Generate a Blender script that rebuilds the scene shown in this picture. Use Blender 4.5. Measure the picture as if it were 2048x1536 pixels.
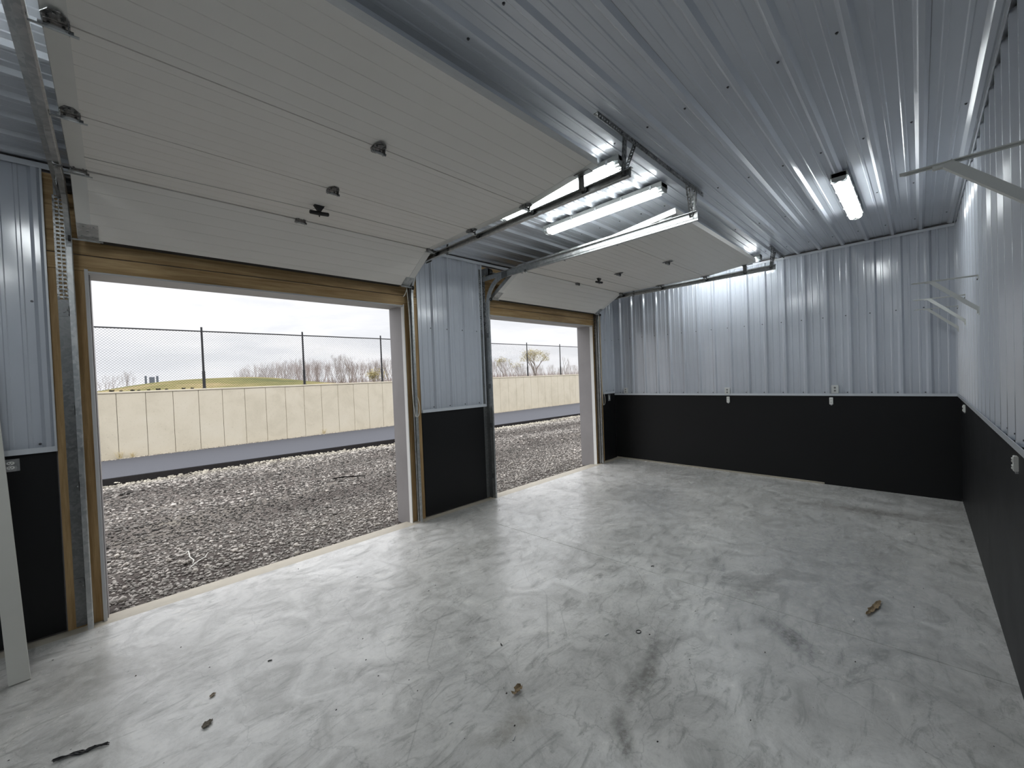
import bpy, math, random
import numpy as np
from mathutils import Vector, Matrix
for o in list(bpy.data.objects): bpy.data.objects.remove(o)
S = bpy.context.scene; COL = S.collection
RND = random.Random(7)
PI = math.pi
# ------------------------------------------------------------------ camera
HC = 1.5545
def cam_axes(yaw, pitch, roll):
    cy, sy, cp, sp = math.cos(yaw), math.sin(yaw), math.cos(pitch), math.sin(pitch)
    f = Vector((cy*cp, sy*cp, sp)); r0 = Vector((sy, -cy, 0)); u0 = r0.cross(f)
    r = r0*math.cos(roll) + u0*math.sin(roll); u = -r0*math.sin(roll) + u0*math.cos(roll)
    return r, u, f
cr, cu, cf = cam_axes(0.7913189, -0.0168565, -0.0389684)
cd = bpy.data.cameras.new('camera'); cam = bpy.data.objects.new('camera', cd); COL.objects.link(cam)
cam.matrix_world = Matrix(((cr.x, cu.x, -cf.x, 0), (cr.y, cu.y, -cf.y, 0), (cr.z, cu.z, -cf.z, HC), (0, 0, 0, 1)))
cd.sensor_fit = 'HORIZONTAL'; cd.sensor_width = 36.0; cd.lens = 807.0927/2048*36; cd.clip_start = .02; cd.clip_end = 2000
S.camera = cam
# ------------------------------------------------------------------ exposure and sky
S.view_settings.view_transform = 'Standard'; S.view_settings.look = 'None'
S.view_settings.exposure = 0.13; S.view_settings.gamma = 1.0; S.view_settings.use_curve_mapping = False
LAMP = 22.0
SKY = 2.1
W = bpy.data.worlds.new('overcast_sky'); S.world = W; W.use_nodes = True
nt = W.node_tree; N = nt.nodes; L = nt.links; N.clear()
def nn(t, **k):
    n = N.new(t)
    for a, b in k.items(): setattr(n, a, b)
    return n
tc = nn('ShaderNodeTexCoord'); sep = nn('ShaderNodeSeparateXYZ'); L.new(tc.outputs['Generated'], sep.inputs[0])
mp = nn('ShaderNodeMapping'); mp.inputs['Scale'].default_value = (1.0, 1.0, 4.5); L.new(tc.outputs['Generated'], mp.inputs[0])
no = nn('ShaderNodeTexNoise'); no.inputs['Scale'].default_value = 2.6; no.inputs['Detail'].default_value = 6; no.inputs['Roughness'].default_value = .55
no.inputs['Distortion'].default_value = .3
L.new(mp.outputs[0], no.inputs[0])
cr_ = nn('ShaderNodeValToRGB'); cr_.color_ramp.elements[0].position = .36; cr_.color_ramp.elements[0].color = (.385, .393, .412, 1)
cr_.color_ramp.elements[1].position = .60; cr_.color_ramp.elements[1].color = (.485, .486, .50, 1); L.new(no.outputs[0], cr_.inputs[0])
mr = nn('ShaderNodeMapRange'); mr.inputs[1].default_value = 0.22; mr.inputs[2].default_value = 1; mr.inputs[3].default_value = 1.0; mr.inputs[4].default_value = 3.4
L.new(sep.outputs[2], mr.inputs[0])
mu = nn('ShaderNodeMath', operation='MULTIPLY'); mu.inputs[1].default_value = SKY; L.new(mr.outputs[0], mu.inputs[0])
bg = nn('ShaderNodeBackground'); L.new(cr_.outputs[0], bg.inputs[0]); L.new(mu.outputs[0], bg.inputs[1])
wo = nn('ShaderNodeOutputWorld'); L.new(bg.outputs[0], wo.inputs[0])

# ------------------------------------------------------------------ room dimensions (metres; x along the door wall, y towards the doors)
D = 3.9575; RR = -0.3096; XL = 6.565; HZ = 3.0617; XB = -3.2
ZW = 1.156; ZWD = 1.1907
O1 = (-.083, 2.285); O2 = (3.527, 5.895); OZ = 2.385

# ------------------------------------------------------------------ materials
def new_mat(name):
    m = bpy.data.materials.new(name); m.use_nodes = True
    t = m.node_tree; t.nodes.clear()
    return m, t
def node(t, typ, ins=None, **k):
    n = t.nodes.new(typ)
    for a, b in k.items(): setattr(n, a, b)
    for a, b in (ins or {}).items():
        if hasattr(b, 'is_linked') or hasattr(b, 'links'): t.links.new(b, n.inputs[a])
        else: n.inputs[a].default_value = b
    return n
def ramp(t, fac, stops):
    n = t.nodes.new('ShaderNodeValToRGB'); t.links.new(fac, n.inputs[0]); e = n.color_ramp.elements
    while len(e) < len(stops): e.new(.5)
    for i, (p, c) in enumerate(stops):
        e[i].position = p; e[i].color = (c, c, c, 1) if isinstance(c, (int, float)) else (*c, 1)
    return n.outputs[0]
def noise(t, vec, scale, detail=4, rough=.55, dist=0., stretch=None):
    if stretch: vec = node(t, 'ShaderNodeMapping', {0: vec, 'Scale': stretch}).outputs[0]
    return node(t, 'ShaderNodeTexNoise', {'Vector': vec, 'Scale': scale, 'Detail': detail, 'Roughness': rough, 'Distortion': dist}).outputs[0]
def mixc(t, fac, a, b, mode='MIX'):
    n = t.nodes.new('ShaderNodeMix'); n.data_type = 'RGBA'; n.blend_type = mode
    for i, v in ((0, fac), (6, a), (7, b)):
        if hasattr(v, 'links'): t.links.new(v, n.inputs[i])
        elif isinstance(v, (int, float)): n.inputs[i].default_value = v
        else: n.inputs[i].default_value = (*v, 1)
    return n.outputs[2]
def finish(t, base, rough, metal=0., bump=None, bstr=.3, bdist=.002, spec=.5, coat=0, extra=None):
    p = t.nodes.new('ShaderNodeBsdfPrincipled')
    for k, v in (('Base Color', base), ('Roughness', rough), ('Metallic', metal), ('Specular IOR Level', spec), ('Coat Weight', coat)):
        if hasattr(v, 'links'): t.links.new(v, p.inputs[k])
        elif isinstance(v, (tuple, list)): p.inputs[k].default_value = (*v, 1)
        else: p.inputs[k].default_value = v
    if bump is not None:
        b = node(t, 'ShaderNodeBump', {'Height': bump, 'Strength': bstr, 'Distance': bdist}); t.links.new(b.outputs[0], p.inputs['Normal'])
    for k, v in (extra or {}).items(): p.inputs[k].default_value = v
    o = t.nodes.new('ShaderNodeOutputMaterial'); t.links.new(p.outputs[0], o.inputs[0])
    return p
def simple(name, col, rough=.5, metal=0., nscale=20, var=.12, bump=0., spec=.5, coat=0):
    m, t = new_mat(name); g = node(t, 'ShaderNodeTexCoord').outputs['Object']
    n = noise(t, g, nscale, 5)
    c = mixc(t, n, tuple(x*(1-var) for x in col), tuple(min(1, x*(1+var)) for x in col))
    r = node(t, 'ShaderNodeMapRange', {0: n, 3: max(.02, rough-.06), 4: rough+.06}).outputs[0]
    finish(t, c, r, metal, n if bump else None, bump, .002, spec, coat)
    return m
def concrete_floor():
    m, t = new_mat('polished_concrete'); g = node(t, 'ShaderNodeTexCoord').outputs['Object']
    big = noise(t, g, .9, 6, .62, .8); mid = noise(t, g, 3.2, 8, .68, 1.6); fine = noise(t, g, 38, 6, .7)
    tro = noise(t, g, 5.0, 7, .7, 1.5, stretch=(.8, 2.4, 1))
    c = ramp(t, big, [(.30, (.50, .492, .468)), (.52, (.64, .63, .60)), (.72, (.72, .71, .685))])
    c2 = ramp(t, mid, [(.35, (.62, .62, .61)), (.55, (1, 1, 1)), (.75, (1.12, 1.11, 1.08))])
    c = mixc(t, .85, c, c2, 'MULTIPLY')
    c3 = ramp(t, tro, [(.36, (.60, .60, .59)), (.47, (1, 1, 1)), (.62, (1.06, 1.06, 1.06))])
    c = mixc(t, .75, c, c3, 'MULTIPLY')
    c4 = ramp(t, fine, [(.33, (.78, .78, .78)), (.5, (1, 1, 1))])
    c = mixc(t, .55, c, c4, 'MULTIPLY')
    wr = noise(t, g, 5, 5, .6)
    wv = node(t, 'ShaderNodeVectorMath', {0: g}, operation='ADD')
    sc = node(t, 'ShaderNodeVectorMath', {0: wr, 1: (.24, .24, 0)}, operation='MULTIPLY').outputs[0]; t.links.new(sc, wv.inputs[1])
    def stain_or_dim(c, x, y, rx, ry, rot, col, amt):
        mpn = node(t, 'ShaderNodeMapping', {0: wv.outputs[0], 'Location': (-x-.12, -y-.12, 0)}).outputs[0]
        mp2 = node(t, 'ShaderNodeMapping', {0: mpn, 'Rotation': (0, 0, rot)}).outputs[0]
        mp3 = node(t, 'ShaderNodeMapping', {0: mp2, 'Scale': (1/rx, 1/ry, 0)}).outputs[0]
        ln = node(t, 'ShaderNodeVectorMath', {0: mp3}, operation='LENGTH').outputs['Value']
        f = ramp(t, ln, [(.25, amt), (1, 0.)])
        br = ramp(t, noise(t, g, 22, 5, .7), [(.35, .35), (.6, 1)])
        f = node(t, 'ShaderNodeMath', {0: f, 1: br}, operation='MULTIPLY').outputs[0]
        return mixc(t, f, c, col)
    c = stain_or_dim(c, 2.70, .54, .22, .10, -.84, (.075, .068, .062), .85)
    c = stain_or_dim(c, 1.95, 1.04, .46, .075, -.15, (.17, .165, .15), .85)
    c = stain_or_dim(c, 1.50, .92, .20, .05, -.76, (.16, .155, .14), .8)
    c = stain_or_dim(c, 3.9, .5, 2.0, .9, -.2, (.27, .275, .28), .65)  # broad dimming of the right-hand floor put into its colour
    c = stain_or_dim(c, 5.6, .35, .8, .2, 1.42, (.17, .15, .13), .7)
    c = stain_or_dim(c, 3.2, .85, .5, .12, .3, (.22, .21, .19), .7)
    c = stain_or_dim(c, 2.35, 2.9, .5, .18, .3, (.27, .265, .24), .6)
    c = stain_or_dim(c, 4.6, 2.3, 1.3, .5, -.5, (.26, .265, .27), .55)
    c = stain_or_dim(c, 1.2, 1.3, .25, .08, .4, (.27, .25, .21), .6)
    c = stain_or_dim(c, -.1, 3.2, .7, .3, .4, (.26, .25, .22), .5)
    # scratches
    vo = node(t, 'ShaderNodeTexVoronoi', {'Vector': node(t, 'ShaderNodeMapping', {0: wv.outputs[0], 'Scale': (1, 1, 0)}).outputs[0], 'Scale': 1.7}, feature='DISTANCE_TO_EDGE').outputs['Distance']
    cf_ = ramp(t, vo, [(.0, .3), (.006, 0)])
    c = mixc(t, cf_, c, (.12, .12, .115))
    spk = ramp(t, noise(t, g, 95, 2, .5), [(.23, 1.), (.27, 0.)])
    c = mixc(t, spk, c, (.06, .055, .05))
    r = ramp(t, mid, [(.35, .34), (.6, .22), (.75, .36)])
    h = mixc(t, .5, tro, fine)
    finish(t, c, r, 0, h, .25, .0035, .55)
    return m
def steel(name, col, rough=.2, ior=1.75):
    m, t = new_mat(name); g = node(t, 'ShaderNodeTexCoord').outputs['Object']
    n = noise(t, g, 3, 3); fine = noise(t, g, 260, 2)
    c = mixc(t, n, tuple(x*.94 for x in col), tuple(min(1, x*1.04) for x in col))
    r = node(t, 'ShaderNodeMapRange', {0: n, 3: rough-.03, 4: rough+.05}).outputs[0]
    finish(t, c, .4, 0, n, .10, .003, .5, 1.0, {'Coat Roughness': rough, 'Coat IOR': ior})
    return m
def galv(name, lo=.32, hi=.62, rough=.38, spangle=45):
    m, t = new_mat(name); g = node(t, 'ShaderNodeTexCoord').outputs['Object']
    v = node(t, 'ShaderNodeTexVoronoi', {'Vector': g, 'Scale': spangle}).outputs['Color']
    s = node(t, 'ShaderNodeSeparateColor', {0: v}).outputs[0]
    n = noise(t, g, 9, 4)
    k = node(t, 'ShaderNodeMath', {0: s, 1: n}, operation='MULTIPLY').outputs[0]
    c = ramp(t, k, [(.1, (lo, lo*1.03, lo*1.03)), (.5, (hi, hi*1.01, hi))])
    finish(t, c, ramp(t, s, [(0, rough-.08), (1, rough+.12)]), .85, n, .05, .002)
    return m
def wood(name, dark, light, axis='X'):
    m, t = new_mat(name); g = node(t, 'ShaderNodeTexCoord').outputs['Object']
    st = {'X': (.35, 7, 7), 'Z': (7, 7, .35)}[axis]
    n = noise(t, g, 5, 6, .6, .6, stretch=st); n2 = noise(t, g, 26, 4, .6, .2, stretch=st); big = noise(t, g, 1.3, 3)
    c = ramp(t, n, [(.32, dark), (.5, tuple((a+b)/2 for a, b in zip(dark, light))), (.68, light)])
    c = mixc(t, .5, c, ramp(t, n2, [(.35, (.72, .68, .62)), (.55, (1, 1, 1))]), 'MULTIPLY')
    c = mixc(t, .5, c, ramp(t, big, [(.35, (.8, .78, .74)), (.65, (1.05, 1.05, 1.02))]), 'MULTIPLY')
    v = node(t, 'ShaderNodeTexVoronoi', {'Vector': node(t, 'ShaderNodeMapping', {0: g, 'Scale': tuple({'X': (1.6, 1, 4.5), 'Z': (4.5, 1, 1.6)}[axis])}).outputs[0], 'Scale': 1.5}).outputs['Distance']
    c = mixc(t, ramp(t, v, [(.045, .9), (.075, 0)]), c, (.10, .055, .03))
    finish(t, c, .6, 0, n2, .2, .002, .3)
    return m
M = {}
M['floor'] = concrete_floor()
M['steel'] = steel('white_painted_steel', (.545, .58, .64), .15)
M['ceil'] = steel('white_painted_ceiling_steel', (.57, .605, .66), .19, 1.5)
M['trim'] = steel('white_trim_steel', (.66, .69, .73), .3)
M['black'] = simple('black_board', (.0085, .0088, .0095), .5, nscale=3, var=.12, spec=.3)
M['galv'] = galv('galvanized_steel', .42, .56); M['galv2'] = galv('dull_galvanized_steel', .20, .28, .45, 70)
M['hinge'] = galv('dark_hinge_steel', .14, .34, .33, 60)
M['spangle'] = galv('spangled_galvanized_steel', .14, .5, .35, 90)
M['woodx'] = wood('pine_header', (.36, .225, .095), (.60, .43, .23), 'X')
M['woodz'] = wood('pine_jamb', (.33, .20, .08), (.56, .39, .20), 'Z')
M['door'] = None
m, t = new_mat('stucco_door_skin'); g = node(t, 'ShaderNodeTexCoord').outputs['Object']
n1 = noise(t, g, 170, 3, .6, 0, stretch=(.5, 1, 1)); n2 = noise(t, g, 2.2, 3)
finish(t, mixc(t, n2, (.79, .77, .725), (.84, .82, .775)), .55, 0, n1, .35, .0012, .35); M['door'] = m
M['stile'] = simple('door_end_stile', (.70, .695, .66), .4, nscale=8, var=.06)
M['jamb'] = simple('bronze_grey_jamb', (.30, .285, .285), .45, nscale=2.5, var=.2)
M['vinyl'] = simple('white_vinyl', (.86, .86, .84), .45, nscale=10, var=.03)
M['vinylg'] = simple('grey_vinyl', (.52, .52, .52), .5, nscale=10, var=.05)
M['plastic'] = simple('white_plastic', (.88, .88, .84), .35, nscale=30, var=.04)
M['greyplastic'] = simple('grey_plastic', (.66, .67, .66), .4, nscale=30, var=.05)
M['darkplastic'] = simple('dark_plastic', (.012, .012, .012), .4, nscale=30, var=.1)
M['rubber'] = simple('black_rubber', (.015, .015, .015), .6, nscale=30, var=.1)
M['paint'] = simple('white_powder_coat', (.62, .63, .60), .4, nscale=12, var=.04)
M['rope'] = simple('white_cord', (.72, .70, .63), .8, nscale=200, var=.2, bump=.4)
M['screw'] = simple('screw_head', (.10, .10, .11), .4, .6, nscale=60, var=.2)
M['board'] = simple('white_painted_plank', (.58, .57, .52), .5, nscale=5, var=.07)
M['clear'] = None
m, t = new_mat('clear_end_plastic'); finish(t, (.7, .74, .74), .15, 0, extra={'Transmission Weight': .5, 'IOR': 1.3}); M['clear'] = m
m, t = new_mat('lit_lens'); g = node(t, 'ShaderNodeTexCoord').outputs['Object']
e = node(t, 'ShaderNodeEmission', {'Color': (.93, .985, 1.0, 1), 'Strength': LAMP}); o = t.nodes.new('ShaderNodeOutputMaterial'); t.links.new(e.outputs[0], o.inputs[0]); M['lamp'] = m
M['housing'] = simple('fixture_housing', (.30, .31, .30), .5, nscale=10, var=.08)
M['leaf'] = simple('dry_leaf', (.26, .19, .11), .8, nscale=40, var=.4, bump=.3)
M['sill'] = simple('tan_concrete', (.44, .40, .325), .6, nscale=14, var=.18, bump=.15)
m, t = new_mat('cast_concrete'); g = node(t, 'ShaderNodeTexCoord').outputs['Object']
a = noise(t, g, .9, 6, .65, .5); b = noise(t, g, 22, 4, .75); z = node(t, 'ShaderNodeSeparateXYZ', {0: g}).outputs[2]
c = ramp(t, a, [(.28, (.57, .515, .40)), (.5, (.66, .60, .475)), (.75, (.70, .645, .525))])
c = mixc(t, .8, c, ramp(t, b, [(.30, (.50, .48, .44)), (.40, (1, 1, 1))]), 'MULTIPLY')
stn = node(t, 'ShaderNodeMapRange', {0: z, 1: -.35, 2: .05, 3: .7, 4: 0}).outputs[0]
c = mixc(t, node(t, 'ShaderNodeMath', {0: stn, 1: a}, operation='MULTIPLY').outputs[0], c, (.55, .43, .24))
finish(t, c, .85, 0, b, .3, .004, .2); M['cast'] = m
M['asphalt'] = simple('new_asphalt', (.085, .088, .10), .85, nscale=60, var=.25, bump=.3, spec=.15)
M['tar'] = simple('black_soil', (.010, .009, .009), 1., nscale=18, var=.5, bump=.8, spec=.02)
m, t = new_mat('dirt_ground'); g = node(t, 'ShaderNodeTexCoord').outputs['Object']
a = noise(t, g, 1.0, 6, .65, .6, stretch=(.35, 1.2, 1)); b = noise(t, g, 60, 5, .7)
c = ramp(t, a, [(.35, (.08, .068, .062)), (.55, (.15, .133, .12)), (.7, (.22, .20, .17))])
c = mixc(t, .85, c, ramp(t, b, [(.3, (.35, .33, .32)), (.55, (1, 1, 1)), (.75, (1.9, 1.85, 1.75))]), 'MULTIPLY')
finish(t, c, .95, 0, b, .8, .01, .1); M['dirt'] = m
m, t = new_mat('gravel_stone')
at = node(t, 'ShaderNodeAttribute', attribute_name='tone').outputs['Color']; g = node(t, 'ShaderNodeTexCoord').outputs['Object']
finish(t, mixc(t, .4, at, ramp(t, noise(t, g, 70, 3), [(.3, (.6, .6, .6)), (.7, (1.2, 1.2, 1.2))]), 'MULTIPLY'), .85, 0, spec=.2); M['stone'] = m
m, t = new_mat('field_grass'); g = node(t, 'ShaderNodeTexCoord').outputs['Object']
a = noise(t, g, .16, 6, .6); b = noise(t, g, 3, 5, .7)
c = ramp(t, a, [(.35, (.10, .11, .04)), (.5, (.19, .17, .065)), (.65, (.30, .235, .12))])
finish(t, mixc(t, .6, c, ramp(t, b, [(.3, (.6, .6, .6)), (.7, (1.2, 1.2, 1.2))]), 'MULTIPLY'), .95, spec=.1); M['grass'] = m
M['post'] = simple('black_fence_paint', (.020, .020, .023), .5, nscale=10, var=.2)
M['mesh'] = simple('fence_wire_grey', (.045, .047, .05), .6, nscale=10, var=.2)
M['bark'] = simple('grey_brown_bark', (.27, .225, .21), .9, nscale=2, var=.25)
M['twig'] = simple('purple_brown_twigs', (.36, .29, .27), .9, nscale=.4, var=.25)
M['budleaf'] = simple('yellow_green_buds', (.46, .40, .20), .9, nscale=2, var=.3)
M['slab'] = simple('dark_slate', (.14, .16, .20), .7, nscale=1, var=.1)
M['pale_grass'] = simple('dead_grass_blades', (.60, .50, .28), .9, nscale=10, var=.2)

# ------------------------------------------------------------------ mesh helpers
class MB:
    def __init__(s): s.v = []; s.f = []
    def add(s, vs, fs):
        n = len(s.v); s.v += [tuple(a) for a in vs]; s.f += [tuple(i+n for i in f) for f in fs]; return s
    def box(s, x0, x1, y0, y1, z0, z1, ch=0):
        if x1 < x0: x0, x1 = x1, x0
        if y1 < y0: y0, y1 = y1, y0
        if z1 < z0: z0, z1 = z1, z0
        if ch:
            c = ch; vs = []; 
            for z, k in ((z0, c), (z0+c, 0), (z1-c, 0), (z1, c)):
                for (a, b) in ((x0+k+ (c if not k else 0)*0, y0+k), (x1-k, y0+k), (x1-k, y1-k), (x0+k, y1-k)): vs.append((a, b, z))
            fs = [(3, 2, 1, 0), (12, 13, 14, 15)]
            for l in range(3):
                for i in range(4): j = (i+1) % 4; fs.append((l*4+i, l*4+j, l*4+4+j, l*4+4+i))
            return s.add(vs, fs)
        vs = [(x, y, z) for z in (z0, z1) for (x, y) in ((x0, y0), (x1, y0), (x1, y1), (x0, y1))]
        return s.add(vs, [(3, 2, 1, 0), (4, 5, 6, 7), (0, 1, 5, 4), (1, 2, 6, 5), (2, 3, 7, 6), (3, 0, 4, 7)])
    def beam(s, p, q, w, h, up=(0, 0, 1)):
        p = Vector(p); q = Vector(q); d = (q-p).normalized(); up = Vector(up)
        a = d.cross(up)
        if a.length < 1e-4: a = d.cross(Vector((1, 0, 0)))
        a.normalize(); b = a.cross(d).normalized()
        vs = [c + a*i*w/2 + b*j*h/2 for c in (p, q) for (i, j) in ((-1, -1), (1, -1), (1, 1), (-1, 1))]
        return s.add(vs, [(0, 1, 2, 3), (7, 6, 5, 4), (0, 4, 5, 1), (1, 5, 6, 2), (2, 6, 7, 3), (3, 7, 4, 0)])
    def tube(s, pts, r, n=8, cap=True):
        pts = [Vector(p) for p in pts]; rings = []; ref = None
        for i, p in enumerate(pts):
            d = (pts[min(i+1, len(pts)-1)]-pts[max(i-1, 0)]).normalized()
            if ref is None:
                ref = d.cross(Vector((0, 0, 1)))
                if ref.length < .05: ref = d.cross(Vector((1, 0, 0)))
            a = (ref - d*ref.dot(d)).normalized(); ref = a; b = d.cross(a)
            rr = r[i] if isinstance(r, (list, tuple)) else r
            rings.append([p + a*math.cos(2*PI*k/n)*rr + b*math.sin(2*PI*k/n)*rr for k in range(n)])
        vs = [v for R in rings for v in R]; fs = []
        for i in range(len(rings)-1):
            for k in range(n): j = (k+1) % n; fs.append((i*n+k, i*n+j, i*n+n+j, i*n+n+k))
        if cap: fs.append(tuple(range(n-1, -1, -1))); fs.append(tuple(range((len(rings)-1)*n, len(rings)*n)))
        return s.add(vs, fs)
    def extr(s, prof, d, closed=True, cap=True):
        """prof: list of 3D points; extruded by vector d"""
        n = len(prof); d = Vector(d); vs = [Vector(p) for p in prof]; vs = vs + [v+d for v in vs]; fs = []
        for i in range(n if closed else n-1): j = (i+1) % n; fs.append((i, j, n+j, n+i))
        if closed and cap: fs.append(tuple(range(n-1, -1, -1))); fs.append(tuple(range(n, 2*n)))
        return s.add(vs, fs)
    def sweep(s, prof, path, frames, closed=False):
        n = len(prof); vs = []; fs = []
        for p, (a, b) in zip(path, frames):
            for (u, v) in prof: vs.append(Vector(p)+Vector(a)*u+Vector(b)*v)
        for i in range(len(path)-1):
            for k in range(n if closed else n-1): j = (k+1) % n; fs.append((i*n+k, i*n+j, i*n+n+j, i*n+n+k))
        return s.add(vs, fs)
    def build(s, name, mat, parent=None, smooth=False, **tags):
        me = bpy.data.meshes.new(name); me.from_pydata(s.v, [], s.f); me.update()
        if smooth: me.polygons.foreach_set('use_smooth', [True]*len(me.polygons)); 
        me.materials.append(mat); return link(name, me, parent, **tags)
def link(name, me, parent=None, **tags):
    o = bpy.data.objects.new(name, me); COL.objects.link(o)
    if parent is not None: o.parent = parent
    for k, v in tags.items(): o[k] = v
    return o
def thing(name, label, cat, loc=(0, 0, 0), group=None):
    o = bpy.data.objects.new(name, None); COL.objects.link(o); o.location = loc; o.empty_display_size = .1
    o['label'] = label; o['category'] = cat
    if group: o['group'] = group
    return o
def copy_tree(o, parent=None):
    c = o.copy(); COL.objects.link(c); c.parent = parent
    for ch in list(o.children): copy_tree(ch, c)
    return c
KS = dict(kind='structure')

# ------------------------------------------------------------------ floor
fl = MB().box(XB, XL+.1, RR-.05, 3.87, -.16, -.022).build('floor', M['sill'], None, **KS)
XJ0, XJ1 = 2.985, 2.83   # saw cut, slightly off square: x at y=RR and at y=3.9
def slab(x0a, x0b, x1a, x1b):
    y0, y1 = RR-.05, 3.872
    v = [(x0a, y0), (x1a, y0), (x1b, y1), (x0b, y1)]
    c = .0025; b = MB()
    w = [(x0a+c, y0), (x1a-c, y0), (x1b-c, y1), (x0b+c, y1)]
    return b.add([(x, y, -.0215) for x, y in v]+[(x, y, -.003) for x, y in v]+[(x, y, 0) for x, y in w],
                 [(3, 2, 1, 0), (0, 1, 5, 4), (1, 2, 6, 5), (2, 3, 7, 6), (3, 0, 4, 7), (4, 5, 9, 8), (5, 6, 10, 9), (6, 7, 11, 10), (7, 4, 8, 11), (8, 9, 10, 11)])
slab(XB, XB, XJ0-.0015, XJ1-.0015).build('slab', M['floor'], fl)
slab(XJ0+.0015, XJ1+.0015, XL+.1, XL+.1).build('slab', M['floor'], fl)
for (a, b) in (O1, O2):
    x0, x1 = a-.03, b+.01
    MB().extr([(x0, 3.872, 0), (x0, 4.085, -.022), (x0, 4.10, -.035), (x0, 4.10, -.16), (x0, 3.872, -.16)], (x1-x0, 0, 0)).build('sill', M['sill'], fl)
for (a, b) in ((XB, O1[0]-.03), (O1[1]+.01, O2[0]-.03), (O2[1]+.01, XL+.1)):
    MB().box(a, b, 3.872, 3.975, -.16, -.0005).build('footing', M['sill'], fl)

# ------------------------------------------------------------------ ribbed steel cladding
PITCH = .2286
def rib_profile(u0, u1, ph):
    pts = [(u0, 0)]; k = math.floor((u0-ph)/PITCH)-1
    while ph+k*PITCH < u1+PITCH:
        c = ph+k*PITCH
        for du, h in ((-.029, 0), (-.011, .021), (.011, .021), (.029, 0)): pts.append((c+du, h))
        for q in (1/3, 2/3):
            cc = c+q*PITCH
            for du, h in ((-.012, 0), (-.007, .0035), (.007, .0035), (.012, 0)): pts.append((cc+du, h))
        k += 1
    pts = [p for p in pts[1:] if u0 < p[0] < u1]
    def hh(u):
        d = abs((u-ph+PITCH/2) % PITCH-PITCH/2)
        return .021 if d < .011 else max(0, (.029-d)/.018*.021)
    return [(u0, hh(u0))]+pts+[(u1, hh(u1))]
def cladding(parent, fn, u0, u1, ph, w0, w1, first, mat, name='steel_panel'):
    """fn(u, h, w) -> point ; sheets of 4 ribs"""
    a = u0; k = 0; edges = [u0]
    s = first
    while s <= u0+.02: s += PITCH*4
    while s < u1-.02: edges.append(s); s += PITCH*4
    edges.append(u1)
    for i in range(len(edges)-1):
        pr = rib_profile(edges[i], edges[i+1]-.0012, ph)
        lift = .0
        b = MB(); n = len(pr); vs = [fn(u, h, w) for w in (w0, w1) for (u, h) in pr]
        b.add(vs, [(j, j+1, n+j+1, n+j) for j in range(n-1)])
        o = b.build(name, mat, parent)
def screws(parent, pts, axis, mat=None):
    """hex screw heads with washers, all on one surface"""
    b = MB()
    for (x, y, z) in pts:
        for r, h0, h1 in ((.0075, 0, .0015), (.0045, .0015, .006)):
            ring = []
            for hh in (h0, h1):
                for k in range(6):
                    a, c = math.cos(k*PI/3)*r, math.sin(k*PI/3)*r
                    ring.append({'y+': (x+a, y-hh, z+c), 'y-': (x+a, y+hh, z+c), 'x': (x-hh, y+a, z+c), 'z': (x+a, y+c, z-hh)}[axis])
            b.add(ring, [(i, (i+1) % 6, 6+(i+1) % 6, 6+i) for i in range(6)]+[tuple(range(6, 12)), tuple(range(5, -1, -1))])
    return b.build('screws', mat or M['screw'], parent, kind='stuff')

# far end wall
we = MB().box(XL+.012, XL+.15, RR-.1, D+.3, -.05, 3.25).build('wall_end', M['jamb'], None, **KS)
PHE = -.0786
cladding(we, lambda u, h, w: (XL-h, u, w), RR, D, PHE, ZW+.012, HZ-.03, PHE-.03, M['steel'])
MB().box(XL-.004, XL+.012, RR, D-.005, .022, ZW+.004).build('wainscot_panel', M['black'], we)
MB().box(XL-.010, XL+.01, .9, D-.01, .0005, .022).build('base_strip', M['sill'], we, label='thin tan strip')
MB().box(XL-.004, XL+.01, RR+.01, .899, .0005, .022).build('base_strip', M['black'], we)
MB().extr([(XL, 0, ZW), (XL-.024, 0, ZW), (XL-.024, 0, ZW+.030), (XL-.021, 0, ZW+.030), (XL-.021, 0, ZW+.004), (XL, 0, ZW+.004)], (0, D-RR-.03, 0)).build('wainscot_trim', M['trim'], we).location.y = RR+.025
MB().extr([(XL, 0, HZ-.024), (XL-.026, 0, HZ-.024), (XL-.026, 0, HZ-.052), (XL-.023, 0, HZ-.052), (XL-.023, 0, HZ-.028), (XL, 0, HZ-.028)], (0, D-RR-.03, 0)).build('ceiling_trim', M['trim'], we).location.y = RR+.025
pts = []
k = -1
for k in range(0, 18):
    y = PHE+k*PITCH+.038
    if y < D-.05: pts += [(XL, y, 2.163), (XL, y, 1.200)]
screws(we, pts, 'x')
# right wall
wr_ = MB().box(XB-.1, XL+.15, RR-.15, RR-.012, -.05, 3.25).build('wall_right', M['jamb'], None, **KS)
PHR = XL-.12
cladding(wr_, lambda u, h, w: (u, RR+h, w), XB, XL, PHR, ZW+.012, HZ-.03, PHR-.03-PITCH*40, M['steel'])
for i in range(5):
    a = XL-.003-i*2.4384; b = max(XB, a-2.4364)
    if b < a: MB().box(b, a, RR-.012, RR+.003, .006, ZW+.004).build('wainscot_panel', M['black'], wr_)
RT = .0
MB().extr([(XB, RR, ZW), (XB, RR+.027, ZW), (XB, RR+.027, ZW+.030), (XB, RR+.024, ZW+.030), (XB, RR+.024, ZW+.004), (XB, RR, ZW+.004)], (XL-XB-.026, 0, 0)).build('wainscot_trim', M['trim'], wr_)
MB().extr([(XB, RR, HZ-.006), (XB, RR+.055, HZ-.006), (XB, RR+.055, HZ-.010), (XB, RR+.026, HZ-.010), (XB, RR+.026, HZ-.045), (XB, RR+.023, HZ-.045), (XB, RR+.023, HZ-.010), (XB, RR, HZ-.010)], (XL-XB-.026, 0, 0)).build('ceiling_trim', M['trim'], wr_)
pts = []
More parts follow.
